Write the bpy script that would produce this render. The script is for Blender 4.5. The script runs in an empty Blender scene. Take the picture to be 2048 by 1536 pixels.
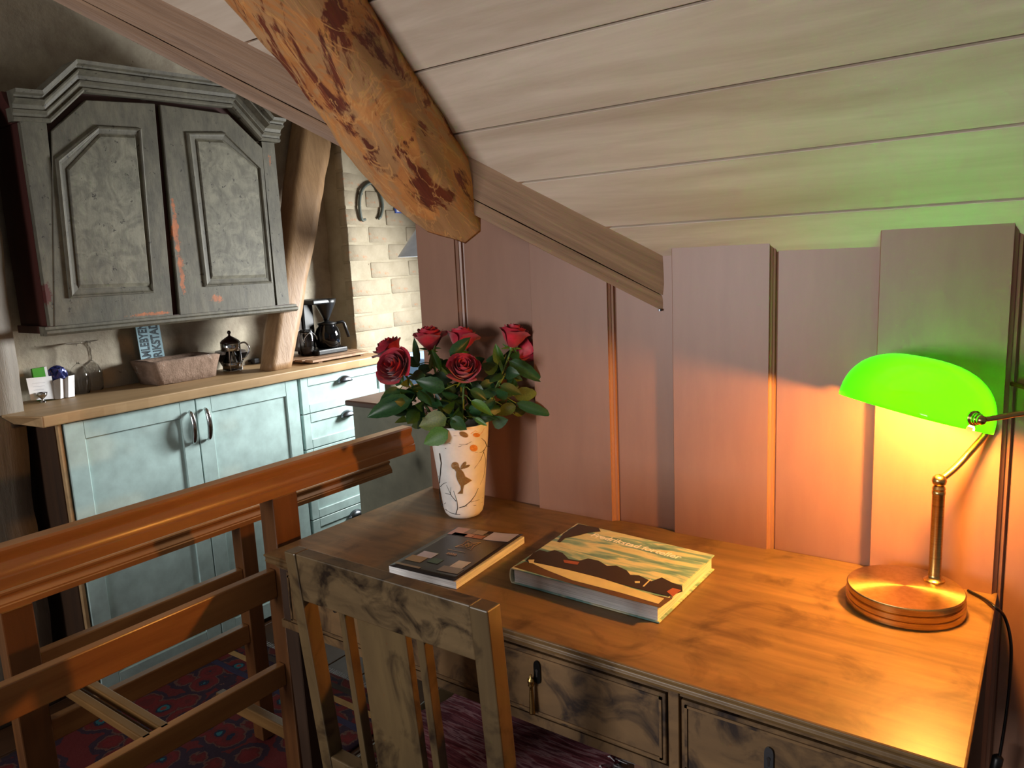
import bpy, bmesh, math, random
from mathutils import Vector, Matrix, noise
random.seed(7)
S = bpy.context.scene
C = S.collection
PI = math.pi

# ------------------------------------------------------------------ camera
W_, H_, F_ = 2048, 1536, 1501.3
YAW, PITCH, ROLL = 0.629645, -0.165792, -0.0463563
CAM = Vector((0, 0, 1.38))
ca, sa, cb, sb, cc, sc_ = math.cos(YAW), math.sin(YAW), math.cos(PITCH), math.sin(PITCH), math.cos(ROLL), math.sin(ROLL)
fw = Vector((-sa*cb, ca*cb, sb)); r0 = Vector((ca, sa, 0)); u0 = r0.cross(fw)
rt = cc*r0 + sc_*u0; up = -sc_*r0 + cc*u0
cd = bpy.data.cameras.new('camera'); cam = bpy.data.objects.new('camera', cd); C.objects.link(cam)
cd.sensor_width = 36; cd.lens = F_*36/W_; cd.clip_start = .02; cd.clip_end = 60
cam.matrix_world = Matrix(((rt.x, up.x, -fw.x, CAM.x), (rt.y, up.y, -fw.y, CAM.y), (rt.z, up.z, -fw.z, CAM.z), (0, 0, 0, 1)))
S.camera = cam

def ray(x, y): return fw + (x-1024)/F_*rt - (y-768)/F_*up
def at(x, y, axis, val):
    """point where the line of sight through a photo pixel meets the plane axis = val"""
    d = ray(x, y); t = (val - CAM[axis])/d[axis]
    return CAM + d*t
def atd(x, y, depth): return CAM + ray(x, y)*depth

# ------------------------------------------------------------------ light
S.view_settings.view_transform = 'Standard'; S.view_settings.look = 'None'
S.view_settings.gamma = 1; S.view_settings.use_curve_mapping = False
S.view_settings.exposure = 0.0
wd = bpy.data.worlds.new('world'); S.world = wd; wd.use_nodes = True
bg = wd.node_tree.nodes['Background']; bg.inputs[0].default_value = (.92, .93, .96, 1); bg.inputs[1].default_value = .13

def area(name, loc, target, sx, sy, power, col, spread=180):
    l = bpy.data.lights.new(name, 'AREA'); l.shape = 'RECTANGLE'; l.size = sx; l.size_y = sy; l.energy = power; l.color = col
    o = bpy.data.objects.new(name, l); C.objects.link(o); o.location = loc
    o.rotation_euler = (Vector(target)-Vector(loc)).to_track_quat('-Z', 'Y').to_euler()
    l.spread = math.radians(spread)
    return o
area('kitchen_window_light', (-1.80, 3.12, 1.32), (-2.45, 1.25, .66), .42, .42, 37, (.97, 1.0, 1.0), 125)
area('room_window_light', (-1.7, -2.2, 1.3), (-.6, 1.2, 1.35), 1.1, .9, 26, (.98, .96, .96), 110)

# ------------------------------------------------------------------ object helpers
def link(name, me, mat=None, parent=None):
    o = bpy.data.objects.new(name, me); C.objects.link(o)
    if mat is not None:
        for m in (mat if isinstance(mat, (list, tuple)) else [mat]): me.materials.append(m)
    if parent is not None:
        o.parent = parent
        if parent.get('_w') is not None: o.location = -parent.location   # vertices are written in world coordinates
        else:
            p = parent
            if p.parent is not None and p.parent.get('_w') is not None: o.location = (0, 0, 0)
    return o
def tag(o, label=None, cat=None, group=None, kind=None):
    if label: o['label'] = label
    if cat: o['category'] = cat
    if group: o['group'] = group
    if kind: o['kind'] = kind
    return o
def thing(name, label, cat, loc, group=None, rotz=0, world=True):
    o = bpy.data.objects.new(name, None); C.objects.link(o); o.location = loc
    o.rotation_euler = (0, 0, rotz); o.empty_display_size = .05
    if world: o['_w'] = 1
    return tag(o, label, cat, group)
def struct(name, loc=(0, 0, 0)):
    o = bpy.data.objects.new(name, None); C.objects.link(o); o.location = loc; o['_w'] = 1; o['kind'] = 'structure'
    return o
def mesh(verts, faces, smooth=False):
    me = bpy.data.meshes.new('m'); me.from_pydata([tuple(v) for v in verts], [], faces); me.validate(); me.update()
    bm = bmesh.new(); bm.from_mesh(me); bmesh.ops.recalc_face_normals(bm, faces=bm.faces); bm.to_mesh(me); bm.free()
    if smooth:
        for p in me.polygons: p.use_smooth = True
    return me
def bev(o, w=.002, seg=2, angle=.6):
    m = o.modifiers.new('b', 'BEVEL'); m.width = w; m.segments = seg; m.limit_method = 'ANGLE'; m.angle_limit = angle
    return o
class MB:
    def __init__(s): s.v = []; s.f = []
    def add(s, v, f):
        n = len(s.v); s.v += [Vector(p) for p in v]; s.f += [tuple(i+n for i in q) for q in f]; return s
    def box(s, x0, x1, y0, y1, z0, z1):
        return s.add([(x0,y0,z0),(x1,y0,z0),(x1,y1,z0),(x0,y1,z0),(x0,y0,z1),(x1,y0,z1),(x1,y1,z1),(x0,y1,z1)],
                     [(0,3,2,1),(4,5,6,7),(0,1,5,4),(1,2,6,5),(2,3,7,6),(3,0,4,7)])
    def prism(s, pts, off):
        """closed polygon extruded by the vector off"""
        n = len(pts); off = Vector(off); a = [Vector(p) for p in pts]
        return s.add(a+[p+off for p in a], [tuple(range(n))[::-1], tuple(range(n, 2*n))]+[(i,(i+1)%n,n+(i+1)%n,n+i) for i in range(n)])
    def loft(s, rings, closed=True, caps=True):
        n = len(rings[0]); v = [p for r in rings for p in r]; f = []
        for k in range(len(rings)-1):
            for i in range(n if closed else n-1):
                j = (i+1) % n; f.append((k*n+i, k*n+j, (k+1)*n+j, (k+1)*n+i))
        if caps: f.append(tuple(range(n))[::-1]); f.append(tuple(range((len(rings)-1)*n, len(rings)*n)))
        return s.add(v, f)
    def tube(s, pts, r, n=8, caps=True):
        pts = [Vector(p) for p in pts]; R = r if isinstance(r, (list, tuple)) else [r]*len(pts); rings = []; a = None
        for i, p in enumerate(pts):
            d = (pts[min(i+1, len(pts)-1)]-pts[max(i-1, 0)]).normalized()
            if a is None: a = d.orthogonal().normalized()
            a = (a-d*a.dot(d)).normalized(); b = d.cross(a)
            rings.append([p+(a*math.cos(2*PI*k/n)+b*math.sin(2*PI*k/n))*R[i] for k in range(n)])
        return s.loft(rings, True, caps)
    def lathe(s, prof, c=(0, 0, 0), n=32, caps=False, axis='z'):
        c = Vector(c); rings = []
        for r, z in prof:
            rings.append([c+Vector((r*math.cos(2*PI*k/n), r*math.sin(2*PI*k/n), z)) for k in range(n)])
        return s.loft(rings, True, caps)
    def build(s, name, mat, parent=None, smooth=False): return link(name, mesh(s.v, s.f, smooth), mat, parent)
def spline(pts, k=6):
    P = [Vector(p) for p in pts]; P = [2*P[0]-P[1]]+P+[2*P[-1]-P[-2]]; out = []
    for i in range(1, len(P)-2):
        for j in range(k):
            t = j/k
            out.append(.5*((2*P[i])+(P[i+1]-P[i-1])*t+(2*P[i-1]-5*P[i]+4*P[i+1]-P[i+2])*t*t+(3*P[i]-P[i-1]-3*P[i+1]+P[i+2])*t**3))
    out.append(P[-2]); return out
def autosmooth(o, ang=.7):
    for p in o.data.polygons: p.use_smooth = True
    bm = bmesh.new(); bm.from_mesh(o.data)
    for e in bm.edges:
        if len(e.link_faces) == 2 and e.calc_face_angle(0) > ang: e.smooth = False
    bm.to_mesh(o.data); bm.free(); return o

# ------------------------------------------------------------------ materials
def srgb(c):
    if isinstance(c, str): c = tuple(int(c[i:i+2], 16) for i in (0, 2, 4))
    return tuple(((x/255)/12.92 if x/255 <= .04045 else ((x/255+.055)/1.055)**2.4) for x in c)+(1,)
class NT:
    def __init__(s, name):
        s.m = bpy.data.materials.new(name); s.m.use_nodes = True; s.t = s.m.node_tree; s.N = s.t.nodes; s.b = s.N['Principled BSDF']
    def n(s, typ, **k):
        x = s.N.new(typ)
        for a, v in k.items():
            if a == 'op': x.operation = v
            elif a == 'i':
                for q, w in v.items():
                    if isinstance(w, bpy.types.NodeSocket): s.t.links.new(w, x.inputs[q])
                    else: x.inputs[q].default_value = w
            else: setattr(x, a, v)
        return x
    def l(s, a, b): s.t.links.new(a, b)
    def coords(s, scale=(1, 1, 1), rand=False, rot=(0, 0, 0)):
        tc = s.n('ShaderNodeTexCoord'); mp = s.n('ShaderNodeMapping', i={'Scale': scale, 'Rotation': rot}); s.l(tc.outputs['Object'], mp.inputs[0])
        if rand:
            oi = s.n('ShaderNodeObjectInfo'); m = s.n('ShaderNodeMath', op='MULTIPLY', i={0: oi.outputs['Random'], 1: 37.0})
            cx = s.n('ShaderNodeCombineXYZ', i={0: m.outputs[0], 1: m.outputs[0], 2: m.outputs[0]}); s.l(cx.outputs[0], mp.inputs['Location'])
        return mp.outputs[0]
    def acoords(s, d, scale):
        tc = s.n('ShaderNodeTexCoord'); e = d.to_track_quat('X', 'Z').inverted().to_euler()
        m1 = s.n('ShaderNodeMapping', i={'Rotation': tuple(e)}); s.l(tc.outputs['Object'], m1.inputs[0])
        m2 = s.n('ShaderNodeMapping', i={'Scale': scale}); s.l(m1.outputs[0], m2.inputs[0]); return m2.outputs[0]
    def noise(s, vec, scale, detail=5, rough=.6, dist=0):
        x = s.n('ShaderNodeTexNoise', i={'Scale': scale, 'Detail': detail, 'Roughness': rough, 'Distortion': dist}); s.l(vec, x.inputs['Vector']); return x.outputs[0]
    def ramp(s, fac, stops):
        r = s.n('ShaderNodeValToRGB'); s.l(fac, r.inputs[0]); e = r.color_ramp.elements
        while len(e) > 1: e.remove(e[0])
        e[0].position = stops[0][0]; e[0].color = stops[0][1]
        for p, c in stops[1:]: q = e.new(p); q.color = c
        return r.outputs[0]
    def mix(s, fac, a, b, typ='MIX'):
        x = s.n('ShaderNodeMix', data_type='RGBA', blend_type=typ)
        for k, v in ((0, fac), (6, a), (7, b)):
            if isinstance(v, bpy.types.NodeSocket): s.l(v, x.inputs[k])
            else: x.inputs[k].default_value = v
        return x.outputs[2]
    def bump(s, h, strength=.3, dist=.002):
        b = s.n('ShaderNodeBump', i={'Strength': strength, 'Distance': dist}); s.l(h, b.inputs['Height']); s.l(b.outputs[0], s.b.inputs['Normal'])
    def col(s, c):
        if isinstance(c, bpy.types.NodeSocket): s.l(c, s.b.inputs['Base Color'])
        else: s.b.inputs['Base Color'].default_value = c
    def set(s, **k):
        for a, v in k.items():
            q = s.b.inputs[a.replace('_', ' ')]
            if isinstance(v, bpy.types.NodeSocket): s.l(v, q)
            else: q.default_value = v
        return s
def plain(name, c, rough=.5, metal=0, **k):
    t = NT(name); v = t.coords(rand=True); n = t.noise(v, 14, 4)
    c = srgb(c) if not isinstance(c, tuple) or len(c) == 3 else c
    d = tuple(x*.82 for x in c[:3])+(1,); l = tuple(min(1, x*1.12) for x in c[:3])+(1,)
    t.col(t.ramp(n, [(.3, d), (.7, l)])); t.set(Roughness=rough, Metallic=metal, **k); return t.m
def wood(name, dark, light, axis='x', fine=60, rough=.45, bump=.25, streak=None, knots=None, figure=None, stretch=14, coat=0, spec=.5):
    t = NT(name); s = [1.0, 1.0, 1.0]; s['xyz'.index(axis)] = 1/stretch
    v = t.coords(tuple(s), rand=True)
    g = t.noise(v, fine, 7, .62, .4); b = t.noise(v, fine*.16, 3, .5, .8)
    c = t.ramp(g, [(.28, srgb(dark)), (.72, srgb(light))])
    c = t.mix(.45, c, t.ramp(b, [(.3, srgb(dark)), (.7, srgb(light))]))
    if figure:        # irregular dark clouds across the grain
        v2 = t.coords((1, 1, 1), rand=True); f = t.noise(v2, figure[1], 5, .6, 1.2)
        c = t.mix(t.ramp(f, [(figure[2], (0, 0, 0, 1)), (figure[3], (1, 1, 1, 1))]), c, srgb(figure[0]))
    if streak:
        f = t.noise(v, streak[1], 4, .5, .3)
        c = t.mix(t.ramp(f, [(streak[2], (0, 0, 0, 1)), (streak[3], (1, 1, 1, 1))]), c, srgb(streak[0]))
    if knots:
        v3 = t.coords(tuple((.32 if q == axis else 1) for q in 'xyz'), rand=True)
        vo = t.n('ShaderNodeTexVoronoi', i={'Scale': knots[1]}); t.l(v3, vo.inputs['Vector'])
        c = t.mix(t.ramp(vo.outputs['Distance'], [(knots[2], (1, 1, 1, 1)), (knots[2]*2.2, (0, 0, 0, 1))]), c, srgb(knots[0]))
    t.col(c); t.set(Roughness=rough); t.b.inputs['Specular IOR Level'].default_value = spec
    if coat: t.b.inputs['Coat Weight'].default_value = coat; t.b.inputs['Coat Roughness'].default_value = .22
    t.bump(g, bump, .0015); return t.m
def glass(name, tint=(1, 1, 1, 1), rough=.02):
    t = NT(name); v = t.coords(); t.set(Roughness=rough, IOR=1.35); t.b.inputs['Transmission Weight'].default_value = 1
    t.col(t.mix(t.noise(v, 4), tint, tuple(x*.97 for x in tint[:3])+(1,))); return t.m

M = {}
M['ceiling'] = wood('whitewashed_pine', 'a9947f', 'e0d1bf', 'x', 26, .55, .12, knots=('8b7565', 4.6, .045), streak=('a08871', 7, .56, .8), stretch=12)
M['gap'] = plain('dark_gap', '241a14', .9)
M['pink'] = plain('dusty_pink_paint', (188, 157, 142), .42)
t = NT('dusty_pink_paint2'); v = t.coords((1, 1, .2)); n = t.noise(v, 30, 4); t.col(t.ramp(n, [(.3, srgb('8b6450')), (.7, srgb('926a55'))])); t.set(Roughness=.42); t.bump(n, .08, .001); M['pink'] = t.m
M['desk'] = wood('stained_birch_desk', '4c3924', '8c6d45', 'x', 42, .38, .08, figure=('33200f', 7, .52, .78), streak=('946b3c', 9, .6, .85), stretch=9, coat=.04, spec=.3)
M['deskfront'] = wood('flamed_birch_front', '54402a', '876742', 'x', 20, .4, .08, figure=('2a1d16', 12, .47, .66), stretch=3, coat=.2)
M['chair'] = wood('flamed_birch_chair', '493a26', '7d6646', 'x', 28, .33, .08, figure=('1c130a', 13, .50, .68), stretch=4, coat=.3)
M['chairv'] = wood('birch_chair_upright', '463724', '6c5839', 'z', 30, .33, .08, figure=('231810', 8, .54, .74), stretch=8, coat=.3)
M['rail'] = wood('stained_pine_rail', '7a4d27', 'b37c45', 'y', 34, .36, .06, knots=('45200f', 5.5, .035), streak=('a5723f', 8, .6, .8), stretch=11, coat=.25)
M['railv'] = wood('stained_pine_post', '4b2e18', '7c4e28', 'z', 34, .38, .06, stretch=11, coat=.2)
M['railx'] = wood('stained_pine_crossbar', '5b4020', '876338', 'x', 34, .38, .06, stretch=9, coat=.2)
M['counter'] = wood('raw_wood_worktop', '9c7d57', 'c8a578', 'y', 26, .5, .2, knots=('6b4c2c', 4, .03), streak=('8d6d47', 7, .6, .78), stretch=13)
M['paint'] = plain('pale_green_lacquer', (186, 211, 207), .35)
M['white'] = plain('white_paper', 'e8e6e6', .6)
M['black'] = plain('black_plastic', '0c0c0e', .38)
M['dark'] = plain('dark_void', '1a1310', .8)
M['chrome'] = plain('chrome', 'c8c8c8', .12, 1)
M['pewter'] = plain('dark_pewter', '6c7076', .28, 1)
M['iron'] = plain('wrought_iron', '5a6058', .6, .3)
M['glass'] = glass('clear_glass')
M['brownglass'] = plain('coffee', '2a1a14', .5)
M['boxgrey'] = plain('grey_green_side', (120, 116, 98), .5)
M['walnut'] = wood('dark_walnut_top', '3a2016', '5d3826', 'x', 30, .4, .1)
M['sidewood'] = wood('dark_cabinet_side', '2a1a0e', '4c3018', 'z', 24, .7, .2)
M['floor'] = wood('dark_floor_planks', '3a2415', '5d3c22', 'y', 24, .5, .15, stretch=14)
# brass with brushed rings
t = NT('brushed_brass'); v = t.coords((1, 1, 60)); n = t.noise(v, 12, 3); t.col(t.ramp(n, [(.3, srgb('a8874f')), (.7, srgb('c7a76a'))])); t.set(Metallic=1.0, Roughness=.27, Anisotropic=.5); M['brass'] = t.m
t = NT('spun_brass_disc'); v = t.coords((1, 1, 1)); tg = t.n('ShaderNodeTangent'); tg.direction_type = 'RADIAL'; tg.axis = 'Z'
n = t.noise(v, 90, 3); t.col(t.ramp(n, [(.3, srgb('b89a62')), (.7, srgb('ccb07a'))])); t.set(Metallic=1.0, Roughness=.3, Anisotropic=.9); t.l(tg.outputs[0], t.b.inputs['Tangent']); M['disc'] = t.m
# weathered beams
def beam_mat(name, cols, sc=(1, 1, 1), orange=False, d=None):
    t = NT(name); v = t.coords(sc) if d is None else t.acoords(d, sc); g = t.noise(v, 30, 8, .65, .5); b = t.noise(v, 6, 4, .5, 1.0)
    c = t.ramp(g, [(.3, srgb(cols[0])), (.7, srgb(cols[1]))]); c = t.mix(.4, c, t.ramp(b, [(.3, srgb(cols[0])), (.7, srgb(cols[1]))]))
    if orange:
        w = t.acoords(d, (.45, 1, 1)); a = t.noise(w, 7, 6, .62, 2.4)
        c = t.mix(t.ramp(a, [(.49, (0, 0, 0, 1)), (.55, (.9,)*3+(1,))]), c, t.ramp(t.noise(w, 16, 5, .6, 1), [(.3, srgb('a86434')), (.7, srgb('d8924f'))]))
        a2 = t.noise(w, 5.2, 7, .66, 3.0)
        c = t.mix(t.ramp(a2, [(.525, (0, 0, 0, 1)), (.575, (1, 1, 1, 1))]), c, t.ramp(g, [(.3, srgb('4a2014')), (.7, srgb('843c22'))]))
        vo = t.n('ShaderNodeTexNoise', i={'Scale': 9.0, 'Detail': 4.0, 'Distortion': 2.0}); t.l(w, vo.inputs['Vector'])
        c = t.mix(t.ramp(vo.outputs[0], [(.485, (0, 0, 0, 1)), (.5, (.8,)*3+(1,)), (.515, (0, 0, 0, 1))]), c, srgb('d39a5c'))
    t.col(c); t.set(Roughness=.55); t.bump(g, .5, .004); return t.m
M['jack'] = beam_mat('hewn_rafter_with_bark', ('94683f', 'c79564'), (.12, 1.3, 1.3), True, Vector((0, -.682, .731)))
M['valley'] = beam_mat('grey_brown_beam', ('6e513a', 'b08c6c'), (.07, 1.6, 1.6), False, Vector((-.745, -.455, .488)))
M['post'] = beam_mat('raw_timber_post', ('7c5c3c', 'a27f58'), (2, 2, .25))
M['greypost'] = beam_mat('grey_timber_post', ('655d50', '857b6c'), (2, 2, .3))
# plaster
def plaster(name, a, b, spots, patch, amt):
    t = NT(name); v = t.coords(); n = t.noise(v, 9, 8, .65); f = t.noise(v, 60, 5, .6)
    c = t.ramp(n, [(.3, srgb(a)), (.65, srgb(b))])
    p = t.noise(v, 5.5, 6, .7, .6); c = t.mix(t.ramp(p, [(amt, (0, 0, 0, 1)), (amt+.07, (.75,)*3+(1,))]), c, srgb(patch))
    q = t.noise(v, 22, 4, .7); c = t.mix(t.ramp(q, [(.70, (0, 0, 0, 1)), (.74, (1, 1, 1, 1))]), c, srgb(spots))
    t.col(c); t.set(Roughness=.9); t.bump(f, .5, .004); return t.m
M['plaster'] = plaster('rough_limewash', '988b7a', 'bab09b', '5d4a38', 'a07c5e', .62)
M['brick'] = plaster('limewashed_brick', '968a73', 'ac9f88', '7c6650', 'c07c50', .60)
M['mortar'] = plaster('lime_mortar', '988c74', 'aea28b', '6b5844', 'a98562', .64)
# distressed cabinet paint
def distressed(name, a, b, marb=False):
    t = NT(name); v = t.coords((1, 1, .35)); v1 = t.coords()
    n = t.noise(v, 40, 7, .7); c = t.ramp(n, [(.3, srgb(a)), (.7, srgb(b))])
    if marb:
        k = t.noise(v1, 16, 6, .6, 1.5); c = t.mix(t.ramp(k, [(.42, (0, 0, 0, 1)), (.6, (1, 1, 1, 1))]), c, srgb('827e6c'))
    wn_ = t.noise(v1, 26, 6, .75)
    for (px_, py_, sy_, sz_) in ((352, 470, .011, .075), (362, 545, .010, .06), (432, 598, .026, .016), (345, 410, .008, .03), (300, 628, .08, .006), (95, 590, .010, .03), (540, 322, .008, .02)):
        q0 = at(px_, py_, 0, -2.56); tc = t.n('ShaderNodeTexCoord'); mp_ = t.n('ShaderNodeMapping', i={'Location': (0, -q0.y/sy_, -q0.z/sz_), 'Scale': (0, 1/sy_, 1/sz_)}); t.l(tc.outputs['Object'], mp_.inputs[0])
        ln = t.n('ShaderNodeVectorMath', op='LENGTH'); t.l(mp_.outputs[0], ln.inputs[0])
        ad = t.n('ShaderNodeMath', op='MULTIPLY_ADD', i={0: wn_, 1: 5.0, 2: ln.outputs['Value']})
        c = t.mix(t.ramp(ad.outputs[0], [(.0, (1, 1, 1, 1)), (1, (1, 1, 1, 1))]) if False else t.n('ShaderNodeMapRange', i={0: ad.outputs[0], 1: 3.25, 2: 3.55, 3: 1.0, 4: 0.0}).outputs[0], c, t.ramp(wn_, [(.4, srgb('b86a3c')), (.6, srgb('8f5a3a'))]) if px_ != 95 else srgb('55201c'))
    e_ = t.noise(v1, 7, 6, .7); c = t.mix(t.ramp(e_, [(.3, (.55,)*3+(1,)), (.55, (0, 0, 0, 1))]), c, srgb('3d3a30'))
    q = t.noise(v1, 34, 5, .75); c = t.mix(t.ramp(q, [(.625, (0, 0, 0, 1)), (.65, (1, 1, 1, 1))]), c, srgb('2c251b'))
    t.col(c); t.set(Roughness=.62); t.bump(n, .4, .002); return t.m
M['cab'] = distressed('distressed_grey_green', '4f4b40', '6e6958')
M['cabfield'] = distressed('marbled_panel_paint', '5a5648', '747060', True)
M['oxblood'] = wood('oxblood_side', '2a100c', '4a1c14', 'z', 24, .6, .2)
# rug
def rugmat(name):
    t = NT(name); v = t.coords(); vo = t.n('ShaderNodeTexVoronoi', i={'Scale': 9.5}); vo.feature = 'F1'; t.l(v, vo.inputs['Vector'])
    f = t.noise(v, 45, 3, .6); d = t.n('ShaderNodeMath', op='ADD', i={0: vo.outputs['Distance']}); m = t.n('ShaderNodeMath', op='MULTIPLY', i={0: f, 1: .22}); t.l(m.outputs[0], d.inputs[1])
    c = t.ramp(d.outputs[0], [(.12, srgb('7c2c22')), (.2, srgb('1f5f68')), (.27, srgb('121830')), (.33, srgb('5a100f')), (.42, srgb('680f0f')), (.52, srgb('5a100f')), (.56, srgb('5c3a30')), (.6, srgb('2c1426')), (.75, srgb('5e1010'))])
    r = [n for n in t.N if n.type == 'VALTORGB'][-1]; r.color_ramp.interpolation = 'CONSTANT'
    t.col(c); t.set(Roughness=.95); t.bump(f, .6, .004); return t.m
M['rug'] = rugmat('persian_rug')
t = NT('kilim_seat'); v = t.coords((1, 1, 1), rot=(0, 0, .5)); n = t.noise(v, 26, 4, .7); k = t.noise(t.coords((1, 8, 1), rot=(0, 0, .5)), 7, 3)
t.col(t.ramp(k, [(.36, srgb('5c1f26')), (.44, srgb('8a3f48')), (.5, srgb('b98a8c')), (.55, srgb('6c2a3a')), (.64, srgb('9a5a60'))])); t.set(Roughness=.95); t.bump(n, .6, .003); M['kilim'] = t.m
M['fringe'] = plain('wool_fringe', 'b7b3b4', .95)
# plants
t = NT('rose_petal'); v = t.coords(rand=True); n = t.noise(v, 40, 4); t.col(t.ramp(n, [(.3, srgb('8c0a22')), (.7, srgb('c41a38'))])); t.set(Roughness=.55); t.b.inputs['Sheen Weight'].default_value = .3; t.b.inputs['Subsurface Weight'].default_value = .08; M['petal'] = t.m
def leafm(name, a, b):
    t = NT(name); v = t.coords(rand=True); n = t.noise(v, 18, 4); t.col(t.ramp(n, [(.3, srgb(a)), (.7, srgb(b))])); t.set(Roughness=.42)
    tr = t.n('ShaderNodeBsdfTranslucent', i={'Color': srgb(b)}); mx = t.n('ShaderNodeMixShader', i={0: .18}); t.l(t.b.outputs[0], mx.inputs[1]); t.l(tr.outputs[0], mx.inputs[2])
    t.l(mx.outputs[0], t.N['Material Output'].inputs[0]); return t.m
M['leafd'] = leafm('dark_rose_leaf', '1c3d24', '2f5a2e'); M['leafo'] = leafm('olive_rose_leaf', '4a5a20', '6c7a30'); M['leafg'] = leafm('bright_rose_leaf', '35621f', '528232')
M['stem'] = plain('rose_stem', '5c7a34', .5)
M['vase'] = plain('white_porcelain', 'e9e4dd', .3)
M['gold'] = plain('matt_gold_print', '8a6a3e', .5, .25)
M['twig'] = plain('black_twig_print', '2a2622', .6)
M['bulb'] = None

# ================================================================== SETTING
YW = 1.512; ZT = 1.367; AN = math.radians(47)
US = Vector((0, -math.cos(AN), math.sin(AN))); NS = Vector((0, -math.sin(AN), -math.cos(AN)))
def cpt(x, s, n=0): return Vector((x, YW, ZT))+US*s+NS*n

# floor of dark planks
fl = struct('floor'); b = MB().box(-2.9, 1.6, -2.4, 3.3, -.05, -.016).build('subfloor', M['gap'], fl)
y0 = -2.9
x = -2.9
while x < 1.5:
    bev(MB().box(x+.002, x+.148, -2.4, 3.28, -.016, -.001).build('plank', M['floor'], fl), .002, 1); x += .15
# left (kitchen) wall, rough limewashed relief
def relief_wall(name, y0, y1, z0, z1, x, mat, parent, step=.03, amp=.012):
    ny = int((y1-y0)/step)+1; nz = int((z1-z0)/step)+1; v = []; f = []
    for j in range(nz):
        for i in range(ny):
            yy = y0+(y1-y0)*i/(ny-1); zz = z0+(z1-z0)*j/(nz-1)
            h = noise.noise(Vector((yy*4, zz*4, 3)))*amp+noise.noise(Vector((yy*13, zz*13, 8)))*amp*.5
            row = int(zz/.083); br = (zz % .083); off = (row % 2)*.13; bc = (yy+off) % .26
            if br < .012 or bc < .014: h -= amp*.45
            v.append((x+h, yy, zz))
    for j in range(nz-1):
        for i in range(ny-1): f.append((j*ny+i, j*ny+i+1, (j+1)*ny+i+1, (j+1)*ny+i))
    n = len(v); v += [(x-.12, y0, z0), (x-.12, y1, z0), (x-.12, y1, z1), (x-.12, y0, z1)]; f.append((n+3, n+2, n+1, n))
    return link(name, mesh(v, f, True), mat, parent)
wl = struct('wall_left'); relief_wall('plaster_face', -2.4, 3.3, 0, 3.0, -2.82, M['plaster'], wl, .035)
# far wall of the kitchen with a window opening
wf = struct('wall_far')
for a in ((-2.95, -2.13, 0, 3), (-1.48, 1.6, 0, 3), (-2.13, -1.48, 0, 1.05), (-2.13, -1.48, 1.59, 3)):
    MB().box(a[0], a[1], 3.2, 3.34, a[2], a[3]).build('plaster_face', M['plaster'], wf)
# kitchen window in it
wn = struct('window_1', (-1.80, 3.22, 1.32))
for q in ((-2.13, -2.08, 1.05, 1.59), (-1.53, -1.48, 1.05, 1.59), (-2.08, -1.53, 1.05, 1.10), (-2.08, -1.53, 1.54, 1.59), (-1.82, -1.78, 1.10, 1.54)):
    MB().box(q[0], q[1], 3.21, 3.26, q[2], q[3]).build('window_frame', M['white'], wn)
MB().box(-2.08, -1.53, 3.233, 3.237, 1.10, 1.54).build('pane', M['glass'], wn)
# chimney breast of limewashed bricks
ch = struct('chimney_breast', (-2.75, 2.7, 0)); CX = -2.675; CY0, CY1 = 2.435, 2.955
MB().box(-2.84, CX-.001, CY0+.004, CY1-.004, .0, 2.9).build('mortar', M['mortar'], ch)
zz = .90; row = 0
def brickmesh(l, h, d, seed):
    bm = bmesh.new(); bmesh.ops.create_cube(bm, size=1, matrix=Matrix.Diagonal((d, l, h, 1)))
    bmesh.ops.bevel(bm, geom=bm.edges[:], offset=.004, segments=1, affect='EDGES')
    for q in bm.verts: q.co += Vector([noise.noise(q.co*30+Vector((seed*3+k*7, k, seed)))*.004 for k in range(3)])
    me = bpy.data.meshes.new('brick'); bm.to_mesh(me); bm.free()
    for p in me.polygons: p.use_smooth = True
    me.materials.append(M['brick']); return me
full = [brickmesh(.252, .074, .05, s) for s in range(4)]; half = [brickmesh(.122, .074, .05, s+9) for s in range(2)]
while zz < 2.3:
    ys = [(CY0+.126, 0), (CY0+.386, 0)] if row % 2 == 0 else [(CY0+.061, 1), (CY0+.26, 0), (CY0+.455, 1)]
    for yc, hf in ys:
        me = random.choice(half if hf else full); o = bpy.data.objects.new('brick', me); C.objects.link(o); o.parent = ch
        o.location = Vector((CX-.023+random.uniform(-.003, .003), yc+random.uniform(-.003, .003), zz+.04))-ch.location
        if row % 2 and hf == 0: o.scale = (1, 1.02, 1)
    zz += .083; row += 1
# pink board wall beside the desk
wb = struct('wall_back'); TA = math.tan(AN)
def ztop(x, y):
    z = ZT+TA*(YW-y)
    if x < -.668: z += .30*min(1, (-.668-x)/.7)
    return z
def board(x0, x1, d, mould=0, cut=True):
    P = [(x0, YW+.012), (x0, YW-d+.0015), (x0+.0015, YW-d)]
    if mould:
        m = mould
        P += [(x1-m, YW-d), (x1-m+.0008, YW-d+.004), (x1-m*.62, YW-d*.62), (x1-m*.58, YW-d*.5), (x1-m*.25, YW-d*.42), (x1-m*.18, YW-d*.1), (x1, YW-.001)]
    else: P += [(x1-.0015, YW-d), (x1, YW-d+.0015)]
    P += [(x1, YW+.012)]
    lo = [Vector((a, b, 0)) for a, b in P]; hi = [Vector((a, b, ztop(a, b)+.004)) for a, b in P]
    MB().loft([lo, hi]).build('board', M['pink'], wb)
XE = -1.378
MB().box(XE+.002, 1.6, YW+.012, YW+.10, 0, 1.36).build('stud_backing', M['pink'], wb)
MB().box(XE+.002, -.9, YW+.012, YW+.10, 1.36, 1.5).build('stud_backing', M['pink'], wb)
board(XE, -1.232, .020, .017)
board(-1.232, -1.020, .003)
board(-1.020, -.801, .020, .013)
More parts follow.
